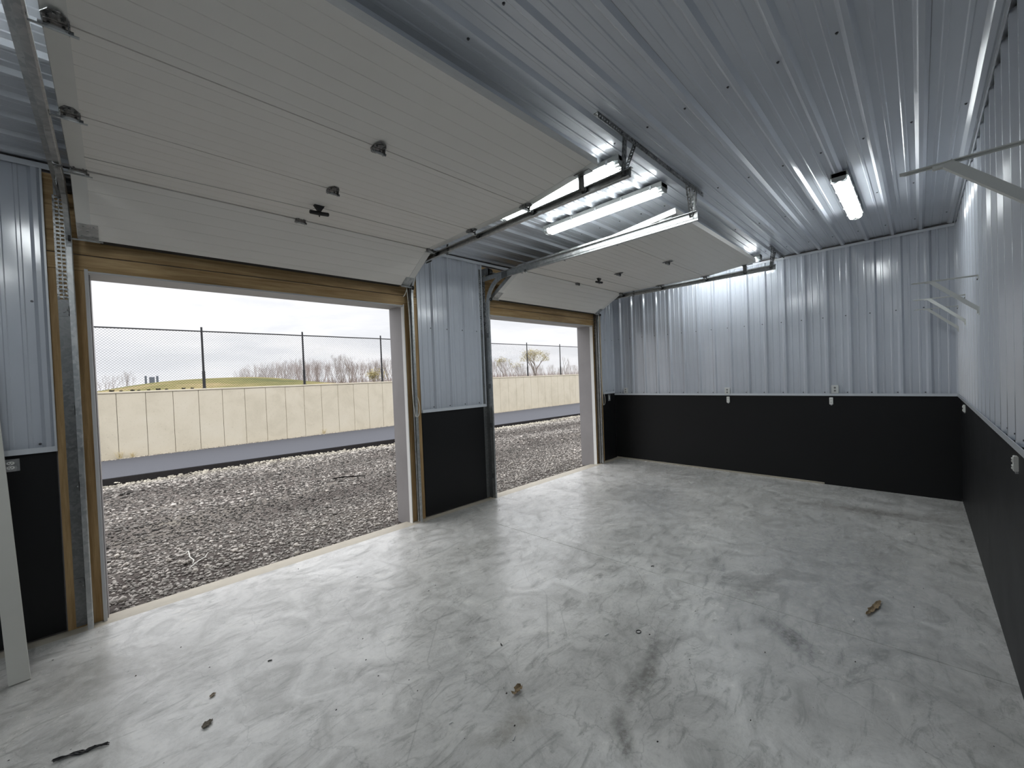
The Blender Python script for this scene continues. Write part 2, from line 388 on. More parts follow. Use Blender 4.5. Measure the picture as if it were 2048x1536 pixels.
for k in range(45):
    x = PHR-k*PITCH-.038
    if x > XB: pts += [(x, RR, 2.163), (x, RR, 1.200)] if x > 5.4 else [(x, RR, 1.200)]
screws(wr_, pts, 'y-')
# wall behind the camera
wb = MB().box(XB-.15, XB-.012, RR-.1, D+.3, -.05, 3.25).build('wall_back', M['jamb'], None, **KS)
cladding(wb, lambda u, h, w: (XB+h, u, w), RR, D, PHE, ZW+.012, HZ-.03, PHE-.03, M['steel'])
MB().box(XB-.012, XB+.004, RR, D, .022, ZW+.004).build('wainscot_panel', M['black'], wb)
# ceiling
ce = MB().box(XB-.1, XL+.15, RR-.1, D+.3, HZ+.012, HZ+.2).build('ceiling', M['jamb'], None, **KS)
PHC = -.029
cladding(ce, lambda u, h, w: (w, u, HZ-h), RR+.002, D-.002, PHC, XB, XL-.002, PHC-.03, M['ceil'], 'ceiling_panel')
pts = []
for x in (-2.5, -1.27, -.045, 1.18, 2.402, 3.637, 4.865, 6.09):
    for k in range(-1, 18):
        y = PHC+k*PITCH+.058-.015
        if RR+.06 < y < D-.04: pts.append((x, y, HZ))
screws(ce, pts, 'z')

# door wall
yo = 4.262
wl = MB()
wl.box(XB-.1, O1[0]-.012, D+.018, yo, -.05, 3.25); wl.box(O1[1]+.012, O2[0]-.012, D+.018, yo, -.05, 3.25); wl.box(O2[1]+.012, XL+.15, D+.018, yo, -.05, 3.25)
wl.box(O1[0]-.012, O1[1]+.012, D+.018, yo, OZ+.012, 3.25); wl.box(O2[0]-.012, O2[1]+.012, D+.018, yo, OZ+.012, 3.25)
wl = wl.build('wall_left', M['jamb'], None, **KS)
fnD = lambda u, h, w: (u, D-h, w)
PHD = 2.666
SEG = ((XB, -.277), (2.463, 3.412), (6.16, XL-.004))
for (a, b) in SEG:
    cladding(wl, fnD, a, b, PHD, ZWD+.020, HZ-.045, PHD-.03-PITCH*40, M['steel'])
    MB().box(a, b-.002, D-.003, D+.016, .014, ZWD+.004).build('wainscot_panel', M['black'], wl)
    t0 = MB().extr([(a, D, ZWD), (a, D-.024, ZWD), (a, D-.024, ZWD+.034), (a, D-.021, ZWD+.034), (a, D-.021, ZWD+.004), (a, D, ZWD+.004)], (b-a-(.03 if b > 6 else 0), 0, 0)).build('wainscot_trim', M['trim'], wl)
    if b < 6: MB().box(b-.004, b+.006, D-.023, D, ZWD, HZ-.04).build('edge_trim', M['trim'], wl)
    if a > 2: MB().box(a-.006, a+.004, D-.010, D, ZWD, HZ-.04).build('edge_trim', M['trim'], wl)
MB().extr([(XB, D, HZ-.02), (XB, D-.024, HZ-.02), (XB, D-.024, HZ-.055), (XB, D-.021, HZ-.055), (XB, D-.021, HZ-.024), (XB, D, HZ-.024)], (XL-XB-.03, 0, 0)).build('ceiling_trim', M['trim'], wl)
pts = []
for k in range(-30, 20):
    x = PHD+k*PITCH-.038
    if any(a+.02 < x < b-.02 for a, b in SEG): pts += [(x, D, 2.155), (x, D, ZWD+.055)]
screws(wl, pts, 'y+')
for (a, b), (l, r) in ((O1, (-.271, 2.457)), (O2, (3.418, 6.154))):
    # jamb boards and header boards
    MB().box(l, a-.024, D, D+.016, .0, 2.383, .0015).build('jamb_board', M['woodz'], wl)
    MB().box(b+.008, r, D, D+.016, .0, 2.383, .0015).build('jamb_board', M['woodz'], wl)
    for z0, z1 in ((2.3845, 2.488), (2.4945, 2.632), (2.6335, 2.80), (2.8015, 2.996)):
        MB().box(l, r, D+(.004 if z0 > 2.49 else 0), D+.016, z0, z1, .0015).build('header_board', M['woodx'], wl)
    # reveal: white seal then bronze metal
    MB().box(a-.024, a-.006, D-.010, D+.055, -.02, OZ+.012, .0015).build('jamb_seal', M['vinylg'], wl)
    MB().box(a-.012, a, D+.055, yo+.01, -.06, OZ+.012).build('jamb_metal', M['jamb'], wl)
    MB().box(b, b+.008, D-.006, D+.05, -.02, OZ+.01, .001).build('jamb_seal', M['vinyl'], wl)
    MB().box(b+.001, b+.012, D+.051, yo+.01, -.06, OZ+.012).build('jamb_metal', M['jamb'], wl)
    MB().box(a-.006, b, D-.010, D+.055, OZ-.014, OZ-.001, .001).build('head_seal', M['vinylg'], wl)
    MB().box(a, b, D+.055, yo+.01, OZ, OZ+.012).build('head_metal', M['vinylg'], wl)

# ------------------------------------------------------------------ sectional garage doors (open, under the ceiling)
J = [(3.83, 2.565), (3.362, 2.840), (2.712, 2.840), (2.066, 2.840), (1.447, 2.905)]
TH = .048
def vv(p): return Vector((0, p[0], p[1]))
def hinge_mb(roll=0):
    """leaf hinge on a joint; local x across, y along door, z down is -; built hanging below z=0"""
    b = MB(); t = .003
    # two trapezoid leaves
    for s in (1, -1):
        pr = [(-.034, s*.004, 0), (.034, s*.004, 0), (.034, s*.026, 0), (.014, s*.062, 0), (-.014, s*.062, 0), (-.034, s*.026, 0)]
        if s < 0: pr = pr[::-1]
        b.extr(pr, (0, 0, -t))
    for x in (-.032, .029):
        b.extr([(x, -.020, -.003), (x, .020, -.003), (x, .012, -.032), (x, -.012, -.032)], (.003, 0, 0))
    b.tube([(-.042, 0, -.025), (.042, 0, -.025)], .008, 8)
    for (x, y) in ((0, .048), (0, -.048), (.018, .02), (-.018, .02), (.018, -.02), (-.018, -.02)):
        b.tube([(x, y, -.003), (x, y, -.008)], .005, 6)
    return b
hinge_me = None
def make_door(x0, x1, label, which):
    root = thing('garage_door', label, 'garage door', ((x0+x1)/2, 2.6, 2.84))
    loc = root.location.copy()
    def T(o): o.location = -loc; return o
    secs = []
    for i in range(4):
        A, B = vv(J[i]), vv(J[i+1]); d = (B-A); ln = d.length; d.normalize(); n = Vector((0, -d.z, d.y)).normalized()
        if n.z < 0: n = -n   # n points up (outer face side)
        g_ = .009 if i == 1 else .004; pr = [A+n*TH, A+n*.016+d*.001, A+d*g_]
        ng = 7 if i else 6
        for k in range(ng):
            c = ln*(k+.62)/(ng+.25); w = .0028
            pr += [A+d*(c-w), A+d*c+n*.0022, A+d*(c+w)]
        pr += [B-d*(.007 if i == 0 else .004), B+n*.016-d*.001, B+n*TH-d*.001]
        o = MB().extr([(x0, p.y, p.z) for p in pr], (x1-x0, 0, 0)).build('door_section', M['door'], root); T(o); secs.append(o)
        for xs in (x0, x1-.062):
            s_ = MB(); dd = -n*.0016
            q = [A+d*.005, B-d*.005]
            s_.extr([(xs-.0008, q[0].y, q[0].z)] + [(xs-.0008, q[1].y, q[1].z)] + [(xs-.0008, (q[1]+dd).y, (q[1]+dd).z), (xs-.0008, (q[0]+dd).y, (q[0]+dd).z)], (.0636, 0, 0))
            s_.build('end_stile', M['stile'], o)
            sd = MB(); xx = xs-.003 if xs == x0 else x1
            sd.extr([(xx, (A+d*.003).y, (A+d*.003).z), (xx, (B-d*.003).y, (B-d*.003).z), (xx, (B+n*TH-d*.003).y, (B+n*TH-d*.003).z), (xx, (A+n*TH+d*.003).y, (A+n*TH+d*.003).z)], (.003, 0, 0))
            sd.build('end_cap', M['galv'], o)
    xc = (x0+x1)/2
    # hinges
    global hinge_me
    for i in (1, 2, 3):
        A = vv(J[i])
        for xx, hz in ((xc, .0), (x0+.032, .0), (x1-.032, .0)):
            if hinge_me is None:
                o = hinge_mb().build('hinge', M['hinge'], root); hinge_me = o.data
            else: o = link('hinge', hinge_me, root)
            o.location = Vector((xx, A.y, A.z-.002)) - loc
            if i == 1: o.rotation_euler = (-.28, 0, 0)
            if i == 3: o.rotation_euler = (.05, 0, 0)
            if xx != xc:
                sx = -1 if xx < xc else 1
                r = MB()
                r.tube([(xx-sx*.055, A.y, A.z-.034), (x1+.050 if sx > 0 else x0-.046, A.y, A.z-.034)], .0045, 8)
                ro = r.build('roller', M['galv'], root); T(ro)
                xe = (x1+.040) if sx > 0 else (x0-.038)
                w = MB().tube([(xe-.006, A.y, A.z-.034), (xe+.006, A.y, A.z-.034)], .021, 16).build('roller_wheel', M['darkplastic'], ro)
    # top fixtures
    A = vv(J[4]); d = (vv(J[4])-vv(J[3])).normalized()
    for sx in (-1, 1):
        xe = x1 if sx > 0 else x0
        b = MB(); p = A-d*.14
        b.box(min(xe, xe-sx*.05), max(xe, xe-sx*.05), p.y-.10, p.y+.02, p.z-.010, p.z-.006)
        b.box(xe-sx*.004-.0015, xe-sx*.004+.0015, p.y-.03, p.y+.015, 2.785, p.z-.004)
        b.tube([(xe-sx*.02, p.y, 2.800), (xe+sx*.050, p.y, 2.800)], .0045, 8)
        o = b.build('top_bracket', M['galv2'], root); T(o)
        MB().tube([(xe+sx*.034, p.y, 2.800), (xe+sx*.046, p.y, 2.800)], .021, 16).build('roller_wheel', M['darkplastic'], o)
    # bottom brackets + seal
    A, B = vv(J[0]), vv(J[1]); d = (B-A).normalized(); n = Vector((0, -d.z, d.y)).normalized()
    if n.z < 0: n = -n
    for sx in (-1, 1):
        xe = x1 if sx > 0 else x0
        b = MB(); xa, xb = min(xe-sx*.001, xe-sx*.095), max(xe-sx*.001, xe-sx*.095)
        b.extr([(xa, *(A+d*.0-n*.004)[1:]), (xa, *(A+d*.135-n*.004)[1:]), (xa, *(A+d*.135-n*.0018)[1:]), (xa, *(A-n*.0018)[1:])], (xb-xa, 0, 0))
        b.extr([(xa, *(A-d*.006-n*.008)[1:]), (xa, *(A-d*.001-n*.008)[1:]), (xa, *(A-d*.001+n*TH)[1:]), (xa, *(A-d*.006+n*TH)[1:])], (xb-xa+.02, 0, 0))
        for (k, dx) in ((.03, .02), (.03, .07), (.075, .045), (.115, .03), (.115, .075)):
            p = A+d*k; q = xe-sx*dx; b.tube([(q, *(p-n*.004)[1:]), (q, *(p-n*.010)[1:])], .0055, 6)
        b.tube([(xe-sx*.10, *(A+d*.01-n*.02)[1:]), (xe+sx*.048, *(A+d*.01-n*.02)[1:])], .0055, 8)
        o = b.build('bottom_bracket', M['galv'], root); T(o)
        MB().tube([(xe+sx*.032, *(A+d*.01-n*.02)[1:]), (xe+sx*.044, *(A+d*.01-n*.02)[1:])], .020, 16).build('roller_wheel', M['darkplastic'], o)
    b = MB()
    b.extr([(x0+.1, *(A-d*.001+n*.002)[1:]), (x0+.1, *(A-d*.001+n*.046)[1:]), (x0+.1, *(A-d*.035+n*.040)[1:]), (x0+.1, *(A-d*.035+n*.012)[1:])], (x1-x0-.2, 0, 0))
    T(b.build('bottom_seal', M['rubber'], root))
    # pull handle on the second section
    y, z = 3.022, 2.840; b = MB(); xh = xc+.02
    b.extr([(xh-.035, y+.012, z-.001), (xh-.035, y-.022, z-.001), (xh-.012, y-.012, z-.045), (xh-.012, y+.012, z-.045)], (.07, 0, 0)) if False else b.add(
        [(xh-.035, y+.016, z-.0005), (xh+.035, y+.016, z-.0005), (xh+.035, y-.016, z-.0005), (xh-.035, y-.016, z-.0005), (xh-.011, y+.009, z-.040), (xh+.011, y+.009, z-.040), (xh+.011, y-.009, z-.040), (xh-.011, y-.009, z-.040)],
        [(0, 1, 2, 3), (7, 6, 5, 4), (0, 4, 5, 1), (1, 5, 6, 2), (2, 6, 7, 3), (3, 7, 4, 0)])
    b.tube([(xh-.062, y+.010, z-.052), (xh-.058, y+.010, z-.052), (xh, y, z-.054), (xh+.058, y-.010, z-.052), (xh+.062, y-.010, z-.052)], [.011, .014, .014, .014, .011], 12)
    b.tube([(xh, y, z-.06), (xh, y, z-.078)], .004, 6)
    T(b.build('handle', M['darkplastic'], root, label='black T handle'))
    b = MB().tube([(x0+.06, y+.145, z-.003), (xc, y+.085, z-.003), (xh, y+.02, z-.003)], .0011, 5)
    b.tube([(xh, y+.02, z-.003), (x1-.06, y+.01, z-.003)], .0011, 5)
    T(b.build('lock_cable', M['galv2'], root))
    return root
DOORS = ((-.122, 2.292), (3.488, 5.892))
make_door(*DOORS[0], 'open cream sectional garage door, nearer one filling the upper left', 0)
make_door(*DOORS[1], 'open cream sectional garage door hanging in front of the far end wall', 1)

# ------------------------------------------------------------------ tracks
CP = [(.021, -.017), (.026, -.0185), (.027, -.023), (.023, -.0265), (0, -.0265), (0, .0265), (.023, .0265), (.027, .023), (.026, .0185), (.021, .017)]
def make_track(web, s, label, yend=1.25):
    """web: x of the web, s=+1 if the channel opens towards +x"""
    root = thing('door_track', label, 'door track', (web, D, 0)); loc = root.location.copy()
    def fin(b, n, m, **k): o = b.build(n, m, root, **k); o.location = -loc; return o
    X = Vector((s, 0, 0))
    yv = 3.872; R = .335; zc = 2.80-R
    fin(MB().sweep(CP, [(web, yv, .012), (web, yv, zc)], [(X, (0, -1, 0))]*2), 'vertical_rail', M['galv'])
    path = []; fr = []
    for k in range(13):
        a = k/12*PI/2; p = (web, yv-R+R*math.cos(a), zc+R*math.sin(a)); nrm = (0, -math.cos(a), -math.sin(a)); path.append(p); fr.append((X, nrm))
    fin(MB().sweep(CP, path, fr), 'curved_rail', M['galv'])
    fin(MB().sweep(CP, [(web, yv-R, 2.80), (web, yend, 2.80)], [(X, (0, 0, -1))]*2), 'horizontal_rail', M['galv'])
    # reinforcing angle along the horizontal run
    b = MB(); o1, o2 = web-s*.002, web-s*.005
    b.box(o1, o2, yend+.0, 3.935, 2.792, 2.842); b.box(o1, web-s*.03, yend, 3.935, 2.839, 2.842)
    fin(b, 'stiffening_angle', M['galv'])
    # wall angle: leg on wall + leg standing out
    b = MB(); b.box(web-s*.056, web, D-.004, D-.001, .010, 2.18); b.box(web-s*.001, web-s*.004, 3.897, D-.004, .010, 2.18)
    fin(b, 'wall_angle', M['galv2'])
    # perforated upper piece
    b = MB(); w = .056
    b.box(web-s*.0, web-s*.010, D-.006, D-.001, 2.182, 2.86); b.box(web-s*.046, web-s*w, D-.006, D-.001, 2.182, 2.86); b.box(web-s*.025, web-s*.031, D-.006, D-.001, 2.182, 2.86)
    z = 2.19
    while z < 2.86: b.box(web-s*.001, web-s*(w-.001), D-.0055, D-.0015, z, z+.013); z += .026
    b.box(web-s*.001, web-s*.004, 3.897, D-.006, 2.182, 2.86)
    fin(b, 'perforated_angle', M['spangle'])
    # jamb brackets + bolts
    for z in (.30, .95, 1.45, 2.10):
        b = MB(); b.box(web-s*.0045, web-s*.0075, 3.86, D-.004, z-.03, z+.03); b.box(web-s*.0075, web-s*.050, D-.007, D-.004, z-.03, z+.03)
        b.tube([(web-s*.03, D-.007, z), (web-s*.03, D-.014, z)], .007, 6); b.tube([(web-s*.005, 3.872, z), (web-s*.013, 3.872, z)], .007, 6)
        fin(b, 'jamb_bracket', M['galv2'])
    # joint collar between curve and horizontal
    b = MB(); b.box(web-s*.005, web-s*.009, yv-R-.06, yv-R+.04, 2.765, 2.845)
    for q in (-.04, .02): b.tube([(web-s*.001, yv-R+q, 2.80), (web-s*.016, yv-R+q, 2.80)], .006, 6)
    fin(b, 'splice_plate', M['galv2'])
    b = MB(); b.box(web+s*.001, web+s*.034, 3.17, 3.20, 2.765, 2.768); b.box(web-s*.001, web+s*.004, 3.17, 3.20, 2.768, 2.86)
    b.tube([(web+s*.012, 3.185, 2.768), (web+s*.012, 3.185, 2.755)], .006, 6)
    fin(b, 'cable_keeper', M['galv2'])
make_track(-.178, 1, 'galvanized track running up the left jamb of the nearer door')
make_track(2.350, -1, 'galvanized track on the right of the nearer door, bending beside the ribbed pillar')
make_track(3.432, 1, 'galvanized track on the left of the far door, curving up from the pillar edge')
make_track(5.950, -1, 'galvanized track on the right of the far door, nearest the end wall')

# perforated ceiling angles and hangers
def perf_strip(b, p, q, side, w=.032, t=.0028, step=.0254):
    p = Vector(p); q = Vector(q); side = Vector(side).normalized(); d = (q-p); n = d.length; d.normalize(); nr = d.cross(side)
    def bb(a0, a1, s0, s1):
        vs = [p+d*a+side*s_+nr*h for a in (a0, a1) for (s_, h) in ((s0, 0), (s1, 0), (s1, t), (s0, t))]
        b.add(vs, [(0, 1, 2, 3), (7, 6, 5, 4), (0, 4, 5, 1), (1, 5, 6, 2), (2, 6, 7, 3), (3, 7, 4, 0)])
    bb(0, n, 0, w*.33); bb(0, n, w*.67, w); a = 0
    while a < n: bb(a, min(n, a+step*.5), w*.33, w*.67); a += step
def make_hanger(x0, x1, hx, label):
    root = thing('track_hanger', label, 'metal bracket', (x0, 1.28, HZ)); loc = root.location.copy()
    zt = HZ-.020
    b = MB(); perf_strip(b, (x0, 1.262, zt), (x1, 1.262, zt), (0, 1, 0)); perf_strip(b, (x0, 1.262, zt), (x1, 1.262, zt), (0, 0, -1))
    o = b.build('ceiling_angle', M['hinge'], root); o.location = -loc
    for (h, s) in hx:
        for dy, ty in ((-.0, 0), (.0, -.10)):
            b = MB(); p = (h, 1.268+dy+(ty if 0 else 0), zt-.004); bot = (h, 1.285, 2.79)
            top = (h+s*.0, 1.262-.0, zt) if ty == 0 else (h-s*.13, 1.262, zt)
            perf_strip(b, top, bot, (s if ty == 0 else 0, 0 if ty == 0 else 1, 0) if ty == 0 else (0, 1, 0))
            if ty == 0: perf_strip(b, top, bot, (0, 1, 0))
            o = b.build('hanger_leg', M['hinge'], root); o.location = -loc
    for (h, s) in hx:
        for pq in (((h-.012, 1.285, 2.80), (h+.012, 1.285, 2.80)), ((h, 1.255, zt-.012), (h, 1.270, zt-.012))):
            o = MB().tube(list(pq), .007, 6).build('bolt', M['galv2'], root); o.location = -loc
make_hanger(2.02, 3.60, ((2.342, -1), (3.436, 1)), 'long perforated steel angle on the ceiling carrying two track ends between the doors')
make_hanger(5.83, 6.50, ((5.944, -1),), 'short perforated steel angle in the ceiling corner above the end wall')
b = None

# torsion shafts
def make_shaft(x0, x1, label):
    root = thing('torsion_shaft', label, 'door spring', ((x0+x1)/2, 3.86, 2.905)); loc = root.location.copy()
    def fin(b, n, m, **k): o = b.build(n, m, root, **k); o.location = -loc; return o
    fin(MB().tube([(x0-.08, 3.86, 2.905), (x1+.08, 3.86, 2.905)], .0127, 10), 'shaft', M['galv2'])
    for xe, s in ((x0-.015, 1), (x1+.015, -1)):
        b = MB().tube([(xe-s*.03, 3.86, 2.905), (xe-s*.028, 3.86, 2.905), (xe-s*.022, 3.86, 2.905), (xe+s*.03, 3.86, 2.905), (xe+s*.045, 3.86, 2.905)], [.03, .055, .050, .045, .02], 20)
        fin(b, 'cable_drum', M['darkplastic'], label='black cable drum')
        b = MB(); b.box(xe-s*.05, xe-s*.053, 3.82, D-.001, 2.86, 2.95); b.box(xe-s*.053, xe-s*.09, D-.004, D-.001, 2.86, 2.95)
        b.tube([(xe-s*.045, 3.86, 2.905), (xe-s*.062, 3.86, 2.905)], .022, 12)
        fin(b, 'bearing_plate', M['galv2'])
    xm = (x0+x1)/2; b = MB(); pts = []
    for k in range(40*12+1):
        a = k/12*2*PI; pts.append((xm+.03+k/480*.8, 3.86+.026*math.cos(a), 2.905+.026*math.sin(a)))
    b.tube(pts, .0035, 4); fin(b, 'spring', M['galv2'])
    b = MB(); b.box(xm-.01, xm+.01, 3.84, D-.001, 2.85, 2.96); fin(b, 'center_bracket', M['galv2'])
make_shaft(*DOORS[0], 'steel spring shaft above the nearer door, hidden behind its panels')
make_shaft(*DOORS[1], 'steel spring shaft with black cable drum at the pillar side of the far door')

# pull ropes
def make_rope(x, s, zlow, label):
    pts = [(x-s*.012, 3.835, 2.55), (x-s*.006, 3.830, 2.43), (x, 3.828, 2.2), (x+s*.004, 3.828, 1.9), (x, 3.828, 1.55), (x+s*.005, 3.828, 1.35), (x+s*.022, 3.828, zlow+.03), (x+s*.045, 3.828, zlow),
           (x+s*.072, 3.829, zlow+.025), (x+s*.085, 3.832, zlow+.10), (x+s*.080, 3.836, zlow+.16), (x+s*.068, 3.838, zlow+.21)]
    P = [Vector(p) for p in pts]; q = []
    for i in range(len(P)-1):
        a, b_, c, d_ = P[max(i-1, 0)], P[i], P[i+1], P[min(i+2, len(P)-1)]
        for k in range(6):
            u = k/6; q.append(.5*((2*b_)+(-a+c)*u+(2*a-5*b_+4*c-d_)*u*u+(-a+3*b_-3*c+d_)*u**3))
    q.append(P[-1])
    b = MB().tube(q, .0038, 7)
    b.tube([(x-s*.012, 3.835, 2.53), (x-s*.04, 3.833, 2.47), (x-s*.06, 3.83, 2.45)], .0035, 6)
    b.build('pull_rope', M['rope'], None, True, label=label, category='rope')
make_rope(2.278, 1, 1.165, 'white pull rope looped beside the right jamb of the nearer door')
make_rope(5.945, 1, 1.02, 'white pull rope hanging at the right jamb of the far door')

# ------------------------------------------------------------------ light fixtures
def make_light(axis, a0, a1, c, label):
    """strip light running along axis from a0 to a1 at cross position c"""
    ln = a1-a0; mid = (a0+a1)/2
    root = thing('strip_light', label, 'ceiling light', (c, mid, HZ-.018) if axis == 'y' else (mid, c, HZ-.018), 'twin-tube strip lights on the ceiling')
    if axis == 'x': root.rotation_euler = (0, 0, PI/2)
    h = ln/2
    b = MB().extr([(-.052, -h, 0), (-.056, -h, -.034), (.056, -h, -.034), (.052, -h, 0)], (0, ln, 0)); b.build('housing', M['housing'], root)
    def lens(y0, y1, k=1.):
        pr = [(-.050, -.0345)]
        for q in (-1, 1):
            for i in range(7):
                a = PI-PI*i/6; pr.append((q*.0245+.0245*math.cos(a)*1.0, -.046-.030*math.sin(a)*k if 0 < i < 6 else -.050))
        pr.append((.050, -.0345)); return MB().extr([(x, y0, z) for x, z in pr], (0, y1-y0, 0))
    lens(-h+.045, h-.045).build('lens', M['lamp'], root, True)
    for y0, y1 in ((-h+.004, -h+.0445), (h-.0445, h-.004)): lens(y0, y1, .85).build('lens_end', M['clear'], root)
    for y in (-h, h-.004):
        MB().extr([(-.045, y, -.004), (-.045, y, -.060), (-.025, y, -.072), (.025, y, -.072), (.045, y, -.060), (.045, y, -.004)], (0, .004, 0)).build('end_plate', M['housing'], root)
    n = 5
    for i in range(n):
        y = -h+.09+(ln-.18)*i/(n-1)
        for sx in (-1, 1): MB().box(sx*.0555, sx*.061, y-.008, y+.008, -.045, -.012, .001).build('clip', M['galv'], root)
    for sx in (-.03, .03): MB().tube([(sx, -h+.05, -.046), (sx, -h+.02, -.046)], .009, 8).build('tube_socket', M['housing'], root)
make_light('y', 1.42, 2.64, 2.555, 'glowing strip light showing behind the rail at the right edge of the nearer door')
make_light('y', 1.40, 2.62, 3.165, 'glowing strip light hanging clear between the two garage doors')
make_light('x', 4.06, 5.26, .42, 'glowing strip light on the open ceiling at right, pointing to the end wall')
make_light('y', 1.45, 2.67, 6.135, 'strip light by the end wall, only its tip showing past the far door')
make_light('y', 1.42, 2.64, -.50, 'strip light out of view beyond the left track, lighting the left corner')
make_light('x', -1.9, -.7, .42, 'strip light on the ceiling behind the camera')

# ------------------------------------------------------------------ shelf brackets on the right wall
def make_bracket(x, label, z=2.130):
    root = thing('shelf_bracket', label, 'bracket', (x, RR, z), 'white shelf brackets on the right wall')
    y0 = .020
    b = MB().box(-.012, .012, y0, .345, -.003, .0, 0); b.box(-.0015, .0015, y0, .335, -.009, -.003); b.build('arm', M['paint'], root)
    MB().box(-.013, .013, y0-.001, y0+.003, -.275, -.225, .0008).build('foot_plate', M['paint'], root)
    MB().box(-.013, .013, y0-.001, y0+.003, -.030, .0, .0008).build('top_plate', M['paint'], root)
    b = MB(); p = Vector((0, .245, -.006)); q = Vector((0, y0+.004, -.232)); b.beam(p, q, .022, .024, (0, -1, 1)); b.box(-.010, .010, .235, .275, -.014, -.003, .001); b.box(-.010, .010, y0+.003, y0+.010, -.262, -.225)
    b.build('brace', M['paint'], root)
    b = MB()
    for zz in (-.03, -.25): b.tube([(0, y0+.003, zz), (0, y0+.008, zz)], .006, 8)
    b.build('screws', M['screw'], root)
make_bracket(1.76, 'large looking white bracket at the right edge, nearest the camera', 2.134)
make_bracket(4.23, 'white shelf bracket on the right wall, second from the camera')
make_bracket(5.34, 'white shelf bracket on the right wall, third from the camera', 2.126)
make_bracket(6.30, 'white shelf bracket on the right wall, closest to the far corner', 2.122)

# ------------------------------------------------------------------ outlets
def make_outlet(pos, facing, label, style):
    root = thing('outlet', label, 'outlet', pos)
    root.rotation_euler = {'x-': (0, 0, 0), 'y-': (0, 0, PI/2), 'y+': (0, 0, -PI/2)}[facing]   # local -x faces the room
    def sock(parent, m, zc, w=.014, h=.014):
        s = MB().tube([(-.006, 0, zc), (-.009, 0, zc)], .0165, 12).build('socket', m, parent)
        b = MB()
        for y in (-.0062, .0062): b.box(-.0098, -.0088, y-.0014, y+.0014, zc-.002, zc+.008)
        b.tube([(-.0088, 0, zc-.009), (-.0098, 0, zc-.009)], .003, 6); b.build('slots', M['darkplastic'], s)
    if style == 'box':      # surface mounted metal box with cover
        MB().box(-.004, .03 if 0 else .0, -.036, .036, -.058, .058, .002).build('box', M['galv'], root); 
        MB().box(-.0065, -.0042, -.035, .035, -.057, .057, .0008).build('cover_plate', M['galv'], root)
        sock(root, M['plastic'], .021); sock(root, M['plastic'], -.021)
    elif style == 'plate':  # plate on steel siding with two round openings
        MB().box(-.030, 0, -.036, .036, -.052, .052, .002).build('cover_plate', M['greyplastic'], root)
        for z in (.019, -.019): MB().tube([(-.0302, 0, z), (-.0315, 0, z)], .012, 14).build('socket', M['galv2'], root)
    elif style == 'duplex': # bare white duplex receptacle
        MB().box(-.020, 0, -.019, .019, -.045, .045, .004).build('body', M['plastic'], root)
        for z in (.02, -.02):
            s = MB().box(-.026, -.020, -.015, .015, z-.013, z+.013, .003).build('socket', M['plastic'], root)
            b = MB()
            for y in (-.006, .006): b.box(-.0268, -.0258, y-.0014, y+.0014, z-.003, z+.008)
            b.build('slots', M['darkplastic'], s)
        MB().box(-.012, 0, -.008, .008, -.056, -.045).build('strap', M['galv'], root)
    return root
make_outlet((XL-.004, .766, 1.241), 'x-', 'grey two-hole plate standing on the trim near the right end of the end wall', 'plate')
make_outlet((XL-.004, 2.035, 1.222), 'x-', 'grey plate partly hidden in the ribs above the middle of the end wall trim', 'plate')
make_outlet((XL-.004, 3.72, 1.232), 'x-', 'grey two-hole plate above the trim at the left end of the end wall', 'plate')
make_outlet((XL-.004, .808, 1.090), 'x-', 'small white duplex outlet on black board, right one on the end wall', 'duplex')
make_outlet((XL-.004, 2.030, 1.092), 'x-', 'small white duplex outlet on black board, left one on the end wall', 'duplex')
make_outlet((6.36, D-.003, 1.115), 'y-', 'metal duplex outlet on the black board right of the far door', 'box')
make_outlet((-.467, D-.003, 1.130), 'y-', 'metal outlet box on black board at the left edge beside the plank', 'box').scale = (1, 1, .66)
make_outlet((5.93, RR+.003, 1.075), 'y+', 'white duplex outlet under the right wall trim near the far corner', 'duplex').scale = (.8, .8, .8)
make_outlet((2.905, RR+.003, 1.072), 'y+', 'white duplex outlet under the right wall trim at the photo edge', 'duplex').scale = (.75, .75, .8)

# ------------------------------------------------------------------ leaning plank
b = MB(); p0 = Vector((-.4225, 3.465, .002)); p1 = Vector((-.555, 3.935, 1.98))
dx = Vector((.0385, .002, 0)); 
n_ = (p1-p0).cross(dx).normalized()*.009
if n_.y > 0: n_ = -n_
vs = [p0-dx, p0+dx, p1+dx, p1-dx]
b.add([v+n_ for v in vs]+[v-n_ for v in vs], [(0, 1, 2, 3), (7, 6, 5, 4), (0, 4, 5, 1), (1, 5, 6, 2), (2, 6, 7, 3), (3, 7, 4, 0)])
b.build('plank', M['board'], None, label='narrow white plank leaning on the wall at the left edge', category='board')

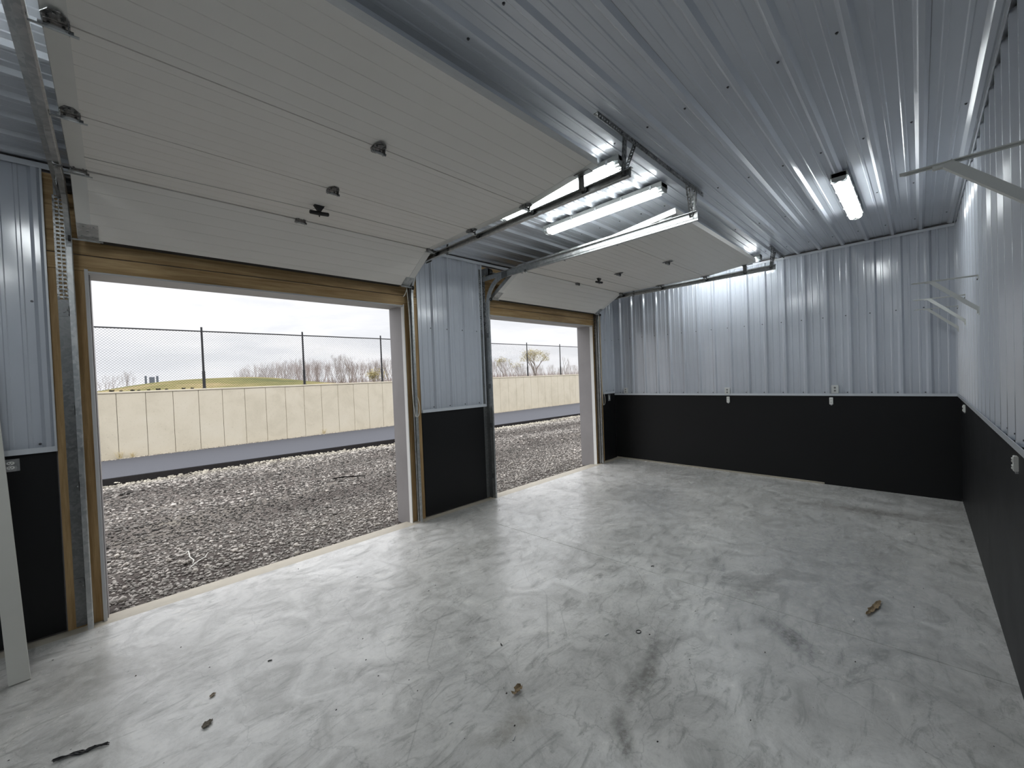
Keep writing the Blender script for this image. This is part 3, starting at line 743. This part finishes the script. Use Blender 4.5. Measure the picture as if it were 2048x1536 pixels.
# ------------------------------------------------------------------ things on the floor
def crumple(name, x, y, ln, w, rot, mat, label, cat, seed, curl=.012, jag=.35, n=9):
    r = random.Random(seed); b = MB(); top = []; m_ = 4
    for i in range(n):
        u = i/(n-1); ww = w*(.25+math.sin(PI*min(1, max(0, u*.9+.05)))**.7)*(1+r.uniform(-jag, jag)); sh = r.uniform(-.15, .15)*w
        for j in range(m_):
            vv_ = j/(m_-1)-.5; top.append(((u-.5)*ln, vv_*ww+sh, .002+curl*abs(vv_)*2*r.uniform(.4, 1.3)+r.uniform(0, .35)*curl+curl*.8*abs(u-.5)))
    k = len(top); vs = top+[(a, b_, max(0.0002, c-.0012)) for a, b_, c in top]; fs = []
    for i in range(n-1):
        for j in range(m_-1):
            a = i*m_+j; fs += [(a, a+m_, a+m_+1, a+1), (k+a, k+a+1, k+a+m_+1, k+a+m_)]
    rim = [i for i in range(m_)]+[i*m_+m_-1 for i in range(1, n)]+[(n-1)*m_+j for j in range(m_-2, -1, -1)]+[i*m_ for i in range(n-2, 0, -1)]
    for i in range(len(rim)): a, c = rim[i], rim[(i+1) % len(rim)]; fs.append((a, c, k+c, k+a))
    o = b.add(vs, fs).build(name, mat, None, label=label, category=cat); o.location = (x, y, 0); o.rotation_euler = (0, 0, rot); return o
crumple('dead_leaf', 3.365, .228, .25, .024, -.20, M['leaf'], 'long curled brown leaf lying on the floor at right', 'leaf', 1, .009, .2, 14)
crumple('dead_leaf', 1.357, 1.420, .065, .024, .13, M['leaf'], 'crumpled tan leaf scrap at bottom centre of the floor', 'leaf', 2, .014, .6)
crumple('dead_leaf', .249, 2.345, .050, .022, .7, simple('grey_leaf', (.14, .12, .09), .8), 'grey brown shrivelled leaf on the floor at lower left', 'leaf', 3, .006)
crumple('dead_leaf', .297, 2.545, .030, .018, .6, simple('pale_leaf', (.26, .21, .15), .8), 'small pale brown leaf scrap above the grey leaf', 'leaf', 4, .004)
r = random.Random(5); b = MB()
for q in range(4):
    pts = []
    for i in range(9): u = i/8; pts.append((-.085+.17*u+r.uniform(-.004, .004), (.030-.055*u)+r.uniform(-.010, .010), .004+r.uniform(0, .008)))
    b.tube(pts, [.0015+.0022*math.sin(PI*(i+.5)/9) for i in range(9)], 5)
o = b.build('twisted_strip', M['darkplastic'], None, label='twisted black strip on the floor at the lower left', category='scrap'); o.location = (-.160, 2.575, 0)
b = MB(); b.tube([(.013*math.cos(a*PI/8)*1.25, .013*math.sin(a*PI/8), .0025) for a in range(17)], .0022, 6)
o = b.build('rubber_ring', M['rubber'], None, label='tiny dark ring lying flat on the floor near centre right', category='ring'); o.location = (2.178, 1.209, 0)
for i, (x, y, ln, rot, mm, lab) in enumerate(((2.028, 1.335, .034, -.2, 'vinyl', 'short white stick on the floor left of the small ring'), (1.026, 1.516, .018, -.2, 'vinyl', 'tiny white stub on the floor at bottom centre'),
        (1.547, 1.736, .020, 1.2, 'rubber', 'short black scrap on the floor in front of the pillar'), (1.165, 1.251, .022, .4, 'vinylg', 'tiny grey stub near the bottom edge below the tan leaf'),
        (.571, 2.616, .020, -.4, 'rubber', 'tiny dark stick on the floor at lower left centre'), (3.005, 1.526, .024, -.7, 'rubber', 'small bent black scrap right beside the floor joint'),
        (3.133, .307, .020, .3, 'vinyl', 'small white crumb on the floor below the long leaf'))):
    b = MB(); b.tube([(-ln/2, 0, .0032), (0, ln*.06*(i % 3), .0036), (ln/2, 0, .0032)], .003, 6)
    o = b.build('debris_scrap', M[mm], None, label=lab, category='debris'); o.location = (x, y, 0); o.rotation_euler = (0, 0, rot)
b = MB(); r = random.Random(11)
KN = [(3.172, 3.501), (2.47, .618), (3.55, .05), (2.2, 1.15)]
for i in range(330):
    if i < len(KN): x, y = KN[i]; s_ = .007
    else: x = r.uniform(-.5, 5.8); y = r.uniform(-.25, 3.85); s_ = r.choice((.0018, .0022, .003, .004, .0055))
    a = r.uniform(0, PI); el = r.uniform(.4, 1)
    ring = [(x+math.cos(a+k*PI/3)*s_*(1 if k % 3 else el), y+math.sin(a+k*PI/3)*s_*el*r.uniform(.6, 1), .0002) for k in range(6)]
    b.add(ring+[(x+s_*.1, y, s_*r.uniform(.5, 1))], [(k, (k+1) % 6, 6) for k in range(6)]+[(5, 4, 3, 2, 1, 0)])
b.build('floor_grit', simple('dark_grit', (.035, .03, .028), .9), None, kind='stuff', label='dark crumbs of grit scattered over the concrete floor', category='grit')

# ------------------------------------------------------------------ outside ground
def gz(y): return -.05-(y-4.1)*.0244
nx, ny = 160, 90; xs = np.linspace(-14, 34, nx); ys = np.concatenate([np.linspace(4.101, 12.6, ny-14), np.linspace(12.8, 17, 14)])
rs = np.random.RandomState(3)
V = []; F = []
for j, y in enumerate(ys):
    for i, x in enumerate(xs):
        z = gz(y)-.008+(.012*math.sin(x*1.3+y*2.1)+.010*math.sin(y*3.9+x*.4)) * (1 if y > 4.4 else .2)
        V.append((x, y, z))
for j in range(ny-1):
    for i in range(nx-1): a = j*nx+i; F.append((a, a+1, a+nx+1, a+nx))
b = MB(); b.v = V; b.f = F; gr = b.build('ground', M['dirt'], None, **KS)
def edge_as(x): return 11.83-.072*max(0, x)       # asphalt front edge
def edge_bk(x): return edge_as(x)-(.78 if x < 8 else .66)
# asphalt road and its black verge
b = MB(); n = 60
for i in range(n+1):
    x = -14+48*i/n; e = edge_as(x); b.v += [(x, e-.02, gz(e)-.03), (x, e, gz(e)+.028), (x, 15.7, gz(15.7)+.028), (x, 15.72, gz(15.7)-.03)]
for i in range(n):
    for k in range(3): a = i*4+k; b.f.append((a, a+4, a+5, a+1))
b.build('asphalt_path', M['asphalt'], None, **KS)
b = MB(); n = 260; r = random.Random(4)
for i in range(n+1):
    x = -14+48*i/n; e = edge_as(x); q = edge_bk(x)+r.uniform(-.07, .07); b.v += [(x, q, gz(q)-.01), (x, (q+e)/2, gz(q)+.03+r.uniform(0, .015)), (x, e-.01, gz(e)+.02)]
for i in range(n):
    for k in range(2): a = i*3+k; b.f.append((a, a+3, a+4, a+1))
b.build('soil_verge', M['tar'], None, **KS)

# gravel: thousands of pebbles in one object
def stone_template(seed):
    r = np.random.RandomState(seed); p = (1+5**.5)/2
    v = np.array([(-1, p, 0), (1, p, 0), (-1, -p, 0), (1, -p, 0), (0, -1, p), (0, 1, p), (0, -1, -p), (0, 1, -p), (p, 0, -1), (p, 0, 1), (-p, 0, -1), (-p, 0, 1)], float)/1.9
    v *= r.uniform(.62, 1.25, (12, 1))
    f = np.array([(0, 11, 5), (0, 5, 1), (0, 1, 7), (0, 7, 10), (0, 10, 11), (1, 5, 9), (5, 11, 4), (11, 10, 2), (10, 7, 6), (7, 1, 8), (3, 9, 4), (3, 4, 2), (3, 2, 6), (3, 6, 8), (3, 8, 9), (4, 9, 5), (2, 4, 11), (6, 2, 10), (8, 6, 7), (9, 8, 1)])
    return v, f
TPL = [stone_template(i) for i in range(4)]
def stones_mesh(name, P, R, tone, parent=None, **tags):
    n = len(P); rs = np.random.RandomState(9); ang = rs.uniform(0, 2*PI, n); fl_ = rs.uniform(.35, .75, n); el = rs.uniform(.5, 1., n); tid = rs.randint(0, 4, n)
    VV = np.empty((n, 12, 3)); FF = np.empty((n, 20, 3), int)
    for k in range(4):
        s_ = tid == k; v = TPL[k][0][None]*R[s_][:, None, None]
        x = v[..., 0]; y = v[..., 1]*el[s_][:, None]; z = v[..., 2]*fl_[s_][:, None]
        c, s2 = np.cos(ang[s_])[:, None], np.sin(ang[s_])[:, None]
        VV[s_] = np.stack([x*c-y*s2, x*s2+y*c, z], -1)+P[s_][:, None]
        FF[s_] = TPL[k][1][None]
    FF += (np.arange(n)*12)[:, None, None]
    me = bpy.data.meshes.new(name); me.vertices.add(n*12); me.vertices.foreach_set('co', VV.ravel())
    me.loops.add(n*60); me.loops.foreach_set('vertex_index', FF.ravel().astype(np.int32)); me.polygons.add(n*20)
    me.polygons.foreach_set('loop_start', np.arange(0, n*60, 3, dtype=np.int32)); me.update(calc_edges=True)
    ca = me.color_attributes.new('tone', 'FLOAT_COLOR', 'POINT')
    col = np.ones((n, 12, 4)); col[..., :3] = tone[:, None, :]; ca.data.foreach_set('color', col.ravel().astype(np.float32))
    me.materials.append(M['stone']); return link(name, me, parent, **tags)
rs = np.random.RandomState(12)
Y = []; X = []; RAD = []
def scatter(n, y0, y1, rlo, rhi):
    y = rs.uniform(y0, y1, n*2); x = rs.uniform(-.35, 1.72, n*2)*y; keep = rs.uniform(0, 1, n*2) < y/y1; x, y = x[keep][:n], y[keep][:n]
    X.append(x); Y.append(y); RAD.append(rs.uniform(rlo, rhi, len(x))*np.where(rs.uniform(0, 1, len(x)) > .96, 1.7, 1))
scatter(32000, 4.13, 6.6, .008, .021); scatter(26000, 6.6, 9.3, .013, .027); scatter(24000, 9.3, 11.6, .017, .034)
X = np.concatenate(X); Y = np.concatenate(Y); RAD = np.concatenate(RAD)
ino = ((X > O1[0]+.03) & (X < O1[1]-.03)) | ((X > O2[0]+.03) & (X < O2[1]-.03)) | (Y > 4.34)
X, Y, RAD = X[ino], Y[ino], RAD[ino]
ea = 11.83-.072*np.maximum(0, X)-.64
k = (Y < ea+rs.uniform(-.1, .05, len(X))); X, Y, RAD = X[k], Y[k], RAD[k]; ea = ea[k]
track = .5+.5*np.sin((Y+.05*X)*2.6+.8*np.sin(X*.6)); band = np.exp(-((ea-Y)/.55)**2)
near = np.exp(-((Y-4.2)/1.0)**2)  # pebbles by the sills get a paler colour, offsetting shade from the building
keep = rs.uniform(0, 1, len(X)) < .66+.34*track+band+.4*near; X, Y, RAD, track, band, near = [a[keep] for a in (X, Y, RAD, track, band, near)]
lum = rs.beta(1.1, 2.3, len(X))*.66+.045; lum = lum*(.58+.42*track)+.26*band+.15*near
tone = np.stack([lum*1.0, lum*.925, lum*(.84-.09*band)], -1)
Z = -.05-(Y-4.1)*.0244+RAD*.18+(.012*np.sin(X*1.3+Y*2.1)+.010*np.sin(Y*3.9+X*.4))*np.where(Y > 4.4, 1, .2)-.006
stones_mesh('gravel', np.stack([X, Y, Z], -1), RAD, tone, None, kind='stuff', label='loose grey and tan gravel covering the yard outside the doors', category='gravel')
# light pebble strip between asphalt and the concrete wall
n = 5000; x = rs.uniform(-2, 27, n); y = 15.945-np.abs(rs.normal(0, .12, n)).clip(0, .3); rr = rs.uniform(.012, .03, n); l_ = rs.uniform(.25, .6, n)
stones_mesh('gravel', np.stack([x, y, gz(y)+.02+rr*.2], -1), rr, np.stack([l_, l_*.9, l_*.72], -1), None, kind='stuff', label='narrow pebble strip along the foot of the concrete wall', category='gravel')
# individual larger rocks lying in the gravel
ST = []
for k in range(4):
    v, f = TPL[k]; me = bpy.data.meshes.new('rock'); me.from_pydata([(a*1., b_*.8, c*.6) for a, b_, c in v], [], [tuple(map(int, q)) for q in f]); me.update()
    ca = me.color_attributes.new('tone', 'FLOAT_COLOR', 'POINT'); l_ = (.42, .55, .34, .48)[k]
    for d_ in ca.data: d_.color = (l_, l_*.92, l_*.82, 1)
    me.materials.append(M['stone']); ST.append(me)
r = random.Random(21)
for i in range(110):
    y = 4.16+abs(r.gauss(0, 1.0)) if i < 80 else r.uniform(5, 10); x = r.uniform(-.03, .60)*y if r.random() < .6 else r.uniform(.88, 1.45)*y
    s_ = r.uniform(.024, .040); o = link('rock', ST[i % 4], None, label='larger pale rock lying on top of the yard gravel', category='rock', group='larger rocks in the yard gravel')
    o.location = (x, y, gz(y)+s_*.30); o.scale = (s_, s_*r.uniform(.8, 1), s_); o.rotation_euler = (r.uniform(-.2, .2), 0, r.uniform(0, 6.28))

for (pts_, rr_, mm, lab) in (([(2.70, 7.28), (2.85, 7.22), (2.98, 7.12), (3.14, 6.98)], .012, 'tar', 'dark curved stick lying on the gravel towards the right of the nearer opening'),
        ([(.43, 5.09), (.47, 5.14), (.46, 4.95), (.475, 4.80), (.455, 4.72)], .005, 'board', 'pale bent twig on the gravel near the sill of the nearer opening'),
        ([(.42, 4.62), (.50, 4.74), (.56, 4.82), (.60, 4.93)], .005, 'board', 'pale slender twig on the gravel right beside the bent one')):
    MB().tube([(a, b_, gz(b_)+.022+.006*(k % 2)) for k, (a, b_) in enumerate(pts_)], [rr_]*(len(pts_)-1)+[rr_*.4], 6).build('twig', M[mm], None, label=lab, category='stick')

# ------------------------------------------------------------------ concrete retaining wall
cw = MB().box(-5, 30, 16.04, 16.30, -.7, 1.53).build('concrete_wall', simple('joint_shadow_grey', (.17, .15, .125), .9), None, **KS)
JW = .0515; PW = .6185
k = -8
while True:
    x0 = JW+k*PW; x1 = x0+PW
    if x0 > 30: break
    if x1 > -5:
        e = .011
        MB().extr([(x0+.005, 16.04, 0), (x0+.005, 16.006, 0), (x0+e+.005, 16.0, 0), (x1-e-.005, 16.0, 0), (x1-.005, 16.006, 0), (x1-.005, 16.04, 0)], (0, 0, 1.97)).build('wall_panel', M['cast'], cw).location.z = -.45
    k += 1
MB().box(-5, 30, 15.985, 16.31, 1.53, 1.582, .008).build('wall_cap', M['cast'], cw)
# dry grass tufts at its foot
def tuft(x, y, h, label):
    b = MB(); r = random.Random(int(x*100))
    for i in range(26):
        a = r.uniform(0, 6.28); l_ = h*r.uniform(.5, 1); q = (x+r.uniform(-.05, .05), y+r.uniform(-.02, .02), gz(y)+.02)
        b.beam(q, (q[0]+math.cos(a)*l_*.45, q[1]+math.sin(a)*.04, q[2]+l_), .006, .002)
    b.build('grass_tuft', M['pale_grass'], None, label=label, category='grass')
tuft(.06, 15.9, .22, 'dry straw tuft at the wall foot near the left jamb'); tuft(.33, 15.88, .16, 'second dry straw tuft, right of the leftmost one'); tuft(5.6, 15.9, .2, 'dry straw tuft at the wall foot seen mid opening')

# ------------------------------------------------------------------ chain link fence
fe = thing('chain_link_fence', 'black chain-link fence standing on top of the concrete wall', 'fence', (0, 16.15, 1.582)); FL = fe.location.copy()
px = [-3.95, -.93, 2.086, 5.088, 8.187, 11.22, 14.27, 17.294, 20.373, 23.42, 26.45, 29.5]
pm = None
for x in px:
    if pm is None:
        b = MB().tube([(0, 0, 0), (0, 0, .55), (0, 0, .56), (0, 0, 1.945)], [.042, .042, .031, .028], 10); b.tube([(0, 0, 1.945), (0, 0, 1.958), (0, 0, 1.965)], [.033, .028, .01], 10); b.box(-.06, .06, -.06, .06, 0, .012, .002)
        pm = b.build('post', M['post'], fe); o = pm
    else: o = link('post', pm.data, fe)
    o.location = Vector((x, 16.15, 1.582))-FL
o = MB().tube([(-5, 16.15, 3.41), (30, 16.15, 3.41)], .021, 8).build('top_rail', M['post'], fe); o.location = -FL
b = MB(); z0, z1 = 1.60, 3.40; hgt = z1-z0; w = .0031; x = -5.0
while x < 30:
    for s_, yy in ((1, 16.113), (-1, 16.117)):
        a = (x, yy, z0); c = (x+s_*hgt, yy, z1)
        b.add([(a[0]-w, yy, z0), (a[0]+w, yy, z0), (a[0], yy+.003, z0), (c[0]-w, yy, z1), (c[0]+w, yy, z1), (c[0], yy+.003, z1)], [(0, 1, 4, 3), (1, 2, 5, 4), (2, 0, 3, 5)])
    x += .0755
o = b.build('wire_mesh', M['mesh'], fe, kind='stuff'); o.location = -FL

# clods on top of the wall
cm = None; r = random.Random(8)
for px_ in (-.30, -.02, .12, .30, .40, .56, .72, .86, 1.16, 1.32):
    if cm is None:
        v, f = TPL[1]; me = bpy.data.meshes.new('clod'); me.from_pydata([tuple(q) for q in v], [], [tuple(map(int, q)) for q in f]); me.materials.append(M['tar']); cm = me
    o = link('clod', cm, None, label='small black clod of soil on top of the concrete wall', category='clod', group='black clods on the wall top')
    s_ = r.uniform(.03, .05); o.location = (px_*1.35, 16.16, 1.582+s_*.5); o.scale = (s_*1.4, s_, s_*.7)

# ------------------------------------------------------------------ land beyond the wall
def hz(x, y):
    d = max(0, y-16.3); z = 1.28-.006*min(d, 60)
    u = (x-7.0)/8.2; v = (y-46)/13.
    z += 1.42*math.exp(-(abs(u)**3.2)-(v*v))
    z += .5*math.exp(-((x-30)/9)**2-((y-42)/9)**2)*0
    return z+.05*math.sin(x*.5)*math.cos(y*.35)
b = MB(); xs = np.concatenate([np.linspace(-80, -6, 15), np.linspace(-4, 70, 75), np.linspace(74, 420, 30)]); ys = np.concatenate([np.linspace(16.28, 75, 50), np.linspace(80, 420, 22)])
for y in ys:
    for x in xs: b.v.append((x, y, hz(x, y)))
for j in range(len(ys)-1):
    for i in range(len(xs)-1): a = j*len(xs)+i; b.f.append((a, a+1, a+1+len(xs), a+len(xs)))
b.build('field', M['grass'], None, True, **KS)
# three slabs on the mound (dark upright blocks)
for (x, w, h, lab) in ((2.60, .17, 3.26, 'leftmost narrow upright dark slab beyond the grassy mound'), (3.11, .44, 3.12, 'wide dark slab in the middle of the three beyond the mound'), (3.56, .18, 3.24, 'right narrow upright dark slab beyond the grassy mound')):
    MB().box(x-w/2, x+w/2, 59.6, 60.0, hz(x, 60)-.3, h, .02).build('stone_slab', M['slab'], None, label=lab, category='monument')

# bare trees and scrub
def grow(seed, H, spread, depth, nb, r0, upright=.6, trunks=1):
    r = random.Random(seed); b = MB(); tips = []
    def br(p, d, ln, rad, k):
        q = p
        for s_ in range(2):
            d = (d+Vector((r.uniform(-1, 1), r.uniform(-1, 1), r.uniform(-.3, .8)))*.16).normalized(); q2 = q+d*ln/2
            b.tube([q, q2], [rad*(1-.25*s_), rad*(.75-.2*s_)], 4 if rad > .03 else 3, False); q = q2
        if k == 0: tips.append(q); return
        for i in range(nb if k > 1 else nb+1):
            a = r.uniform(0, 2*PI); u = Vector((math.cos(a), math.sin(a), 0))
            nd = (d*r.uniform(.5, 1.)+u*spread*r.uniform(.5, 1.2)+Vector((0, 0, upright*r.uniform(.2, 1)))).normalized()
            start = p.lerp(q, r.uniform(.55, 1)) if i else q
            br(start, nd, ln*r.uniform(.6, .82), rad*.62, k-1)
    for t_ in range(trunks):
        a = r.uniform(0, 6.28)
        d0 = Vector((math.cos(a)*.32*(trunks > 1), math.sin(a)*.32*(trunks > 1), 1)).normalized()
        br(Vector((r.uniform(-.2, .2)*(trunks > 1), 0, -.2)), d0, H*.33, r0, depth)
    zm = max(p.z for p in tips); s_ = H/zm
    b.v = [(x*s_, y*s_, z*s_) for x, y, z in b.v]
    return b, [p*s_ for p in tips]
shr = []
for i in range(6):
    b, _ = grow(40+i, 5.0, .40, 5, 2, .034, 1.0, 4)
    me = bpy.data.meshes.new('shrub'); me.from_pydata(b.v, [], b.f); me.materials.append(M['twig'] if i % 2 else M['bark']); shr.append(me)
r = random.Random(30)
def plant(x, y, h, i, nm, lab, cat, grp=None):
    o = link(nm, shr[i % 6], None, label=lab, category=cat)
    if grp: o['group'] = grp
    o.location = (x, y, hz(x, y)-.1); o.rotation_euler = (0, 0, r.uniform(0, 6.28)); o.scale = (h/5*r.uniform(.9, 1.3),)*2+(h/5,)
def dirx(px, y):  # horizontal ray through a photograph column near the horizon
    k = (px-1024)/807.09; d = cf+cr*k; return d.x/d.y*y
for px_, h in [(194, 2.2), (205, 2.6), (217, 2.9), (228, 2.4), (248, 3.6), (260, 3.2)]:
    plant(dirx(px_, 70), 70+r.uniform(-3, 3), h, r.randrange(6), 'bare_shrub', 'leafless shrub at far left beyond the mound', 'shrub', 'leafless shrubs left of the slabs')
p_ = 470
while p_ < 830:
    hh = 2.6+2.2*min(1, (p_-440)/170.)+r.uniform(-.9, 1.2)
    plant(dirx(p_, 72), 72+r.uniform(-6, 8), hh, r.randrange(6), 'bare_shrub', 'leafless purple-brown shrub in the scrub seen through the nearer opening', 'shrub', 'leafless scrub seen through the nearer opening'); p_ += 4
p_ = 950
while p_ < 1230:
    hh = 3.4+r.uniform(-1.2, 1.6)+(1.6 if p_ < 1045 else 0)
    plant(dirx(p_, 80), 80+r.uniform(-6, 8), hh, r.randrange(6), 'bare_shrub', 'leafless shrub in the scrub seen through the far opening', 'shrub', 'leafless scrub seen through the far opening'); p_ += 3.5
def tree(px_, y, H, seed, lab, leaves, spread=.6, depth=5, r0=.16, trunks=1, scatterr=.28, nl=5, lm='budleaf', dome=None):
    x = dirx(px_, y); root = thing('bare_tree', lab, 'tree', (x, y, hz(x, y)-.1)); b, tips = grow(seed, H, spread, depth, 3 if depth < 5 else 2, r0, .55, trunks)
    b.build('branches', M['bark'], root)
    if leaves:
        rr = random.Random(seed); q = MB()
        for t_ in tips:
            if t_.z < H*leaves: continue
            for _ in range(nl):
                c = t_+Vector([rr.gauss(0, scatterr) for _ in range(3)]); s_ = rr.uniform(.06, .13); a = rr.uniform(0, 6.28)
                u = Vector((math.cos(a), math.sin(a), rr.uniform(-.5, .5)))*s_; w_ = Vector((-math.sin(a), math.cos(a), rr.uniform(-1, 1)))*s_
                q.add([c-u, c-w_*.6, c+u, c+w_*.6], [(0, 1, 2, 3)])
        if dome:
            for _ in range(dome[2]):
                a = rr.uniform(0, 6.28); e = math.asin(rr.uniform(-.05, 1)); k_ = rr.uniform(.72, 1.04)*(1+.10*math.sin(3*a)+.08*math.sin(7*a+e*5))
                c = Vector((math.cos(a)*math.cos(e)*dome[0]*k_, math.sin(a)*math.cos(e)*dome[0]*k_, H*.60+math.sin(e)*dome[1]*k_)); s_ = rr.uniform(.05, .11); a = rr.uniform(0, 6.28)
                u = Vector((math.cos(a), math.sin(a), rr.uniform(-.5, .5)))*s_; w_ = Vector((-math.sin(a), math.cos(a), rr.uniform(-1, 1)))*s_
                q.add([c-u, c-w_*.6, c+u, c+w_*.6], [(0, 1, 2, 3)])
        q.build('foliage', M[lm], root, kind='stuff')
tree(1072, 62, 7.0, 5, 'tall spreading tree with a yellowish crown seen through the far opening', .62, .75, 6, .17, 3, .32, 3, 'budleaf', (3.3, 2.4, 2600))
tree(1133, 66, 5.6, 8, 'bare rounded tree right of the yellowish one', 0, .6, 6, .11, 1)
tree(1008, 64, 5.2, 14, 'pale twiggy tree at the left of the far opening', .4, .6, 6, .09, 3, .25, 2)
tree(1040, 60, 3.6, 16, 'small brownish tree between the pale tree and the yellowish one', .3, .6, 5, .08, 2, .25, 2)
tree(705, 60, 5.2, 18, 'tallest bare tree standing out of the scrub in the nearer opening', 0, .5, 6, .08, 2)
tree(756, 58, 2.4, 22, 'yellow-green budding bush near the right jamb of the nearer opening', .1, .6, 5, .04, 3, .3, 6)
# low tangled underbrush
b = MB(); r = random.Random(77)
for (a0, a1, n, h) in ((450, 850, 2600, 1.7), (940, 1240, 2600, 1.9), (185, 240, 350, 1.0)):
    for i in range(n):
        p_ = r.uniform(a0, a1); y = r.uniform(66, 84); x = dirx(p_, y); z = hz(x, y); l_ = h*r.uniform(.4, 1.25)*(min(1, .4+(p_-450)/160.) if a0 == 450 else 1); a = r.uniform(0, 6.28); w_ = .022
        q = Vector((x, y, z-.1)); e_ = q+Vector((math.cos(a)*.5, math.sin(a)*.5, l_)); b.add([q-Vector((w_, -w_, 0)), q+Vector((w_, -w_, 0)), e_, q+Vector((w_, w_, 0))], [(0, 1, 2), (1, 3, 2), (3, 0, 2)])
b.build('underbrush', M['twig'], None, kind='stuff', label='tangled brown underbrush below the leafless shrubs beyond the fence', category='brush')
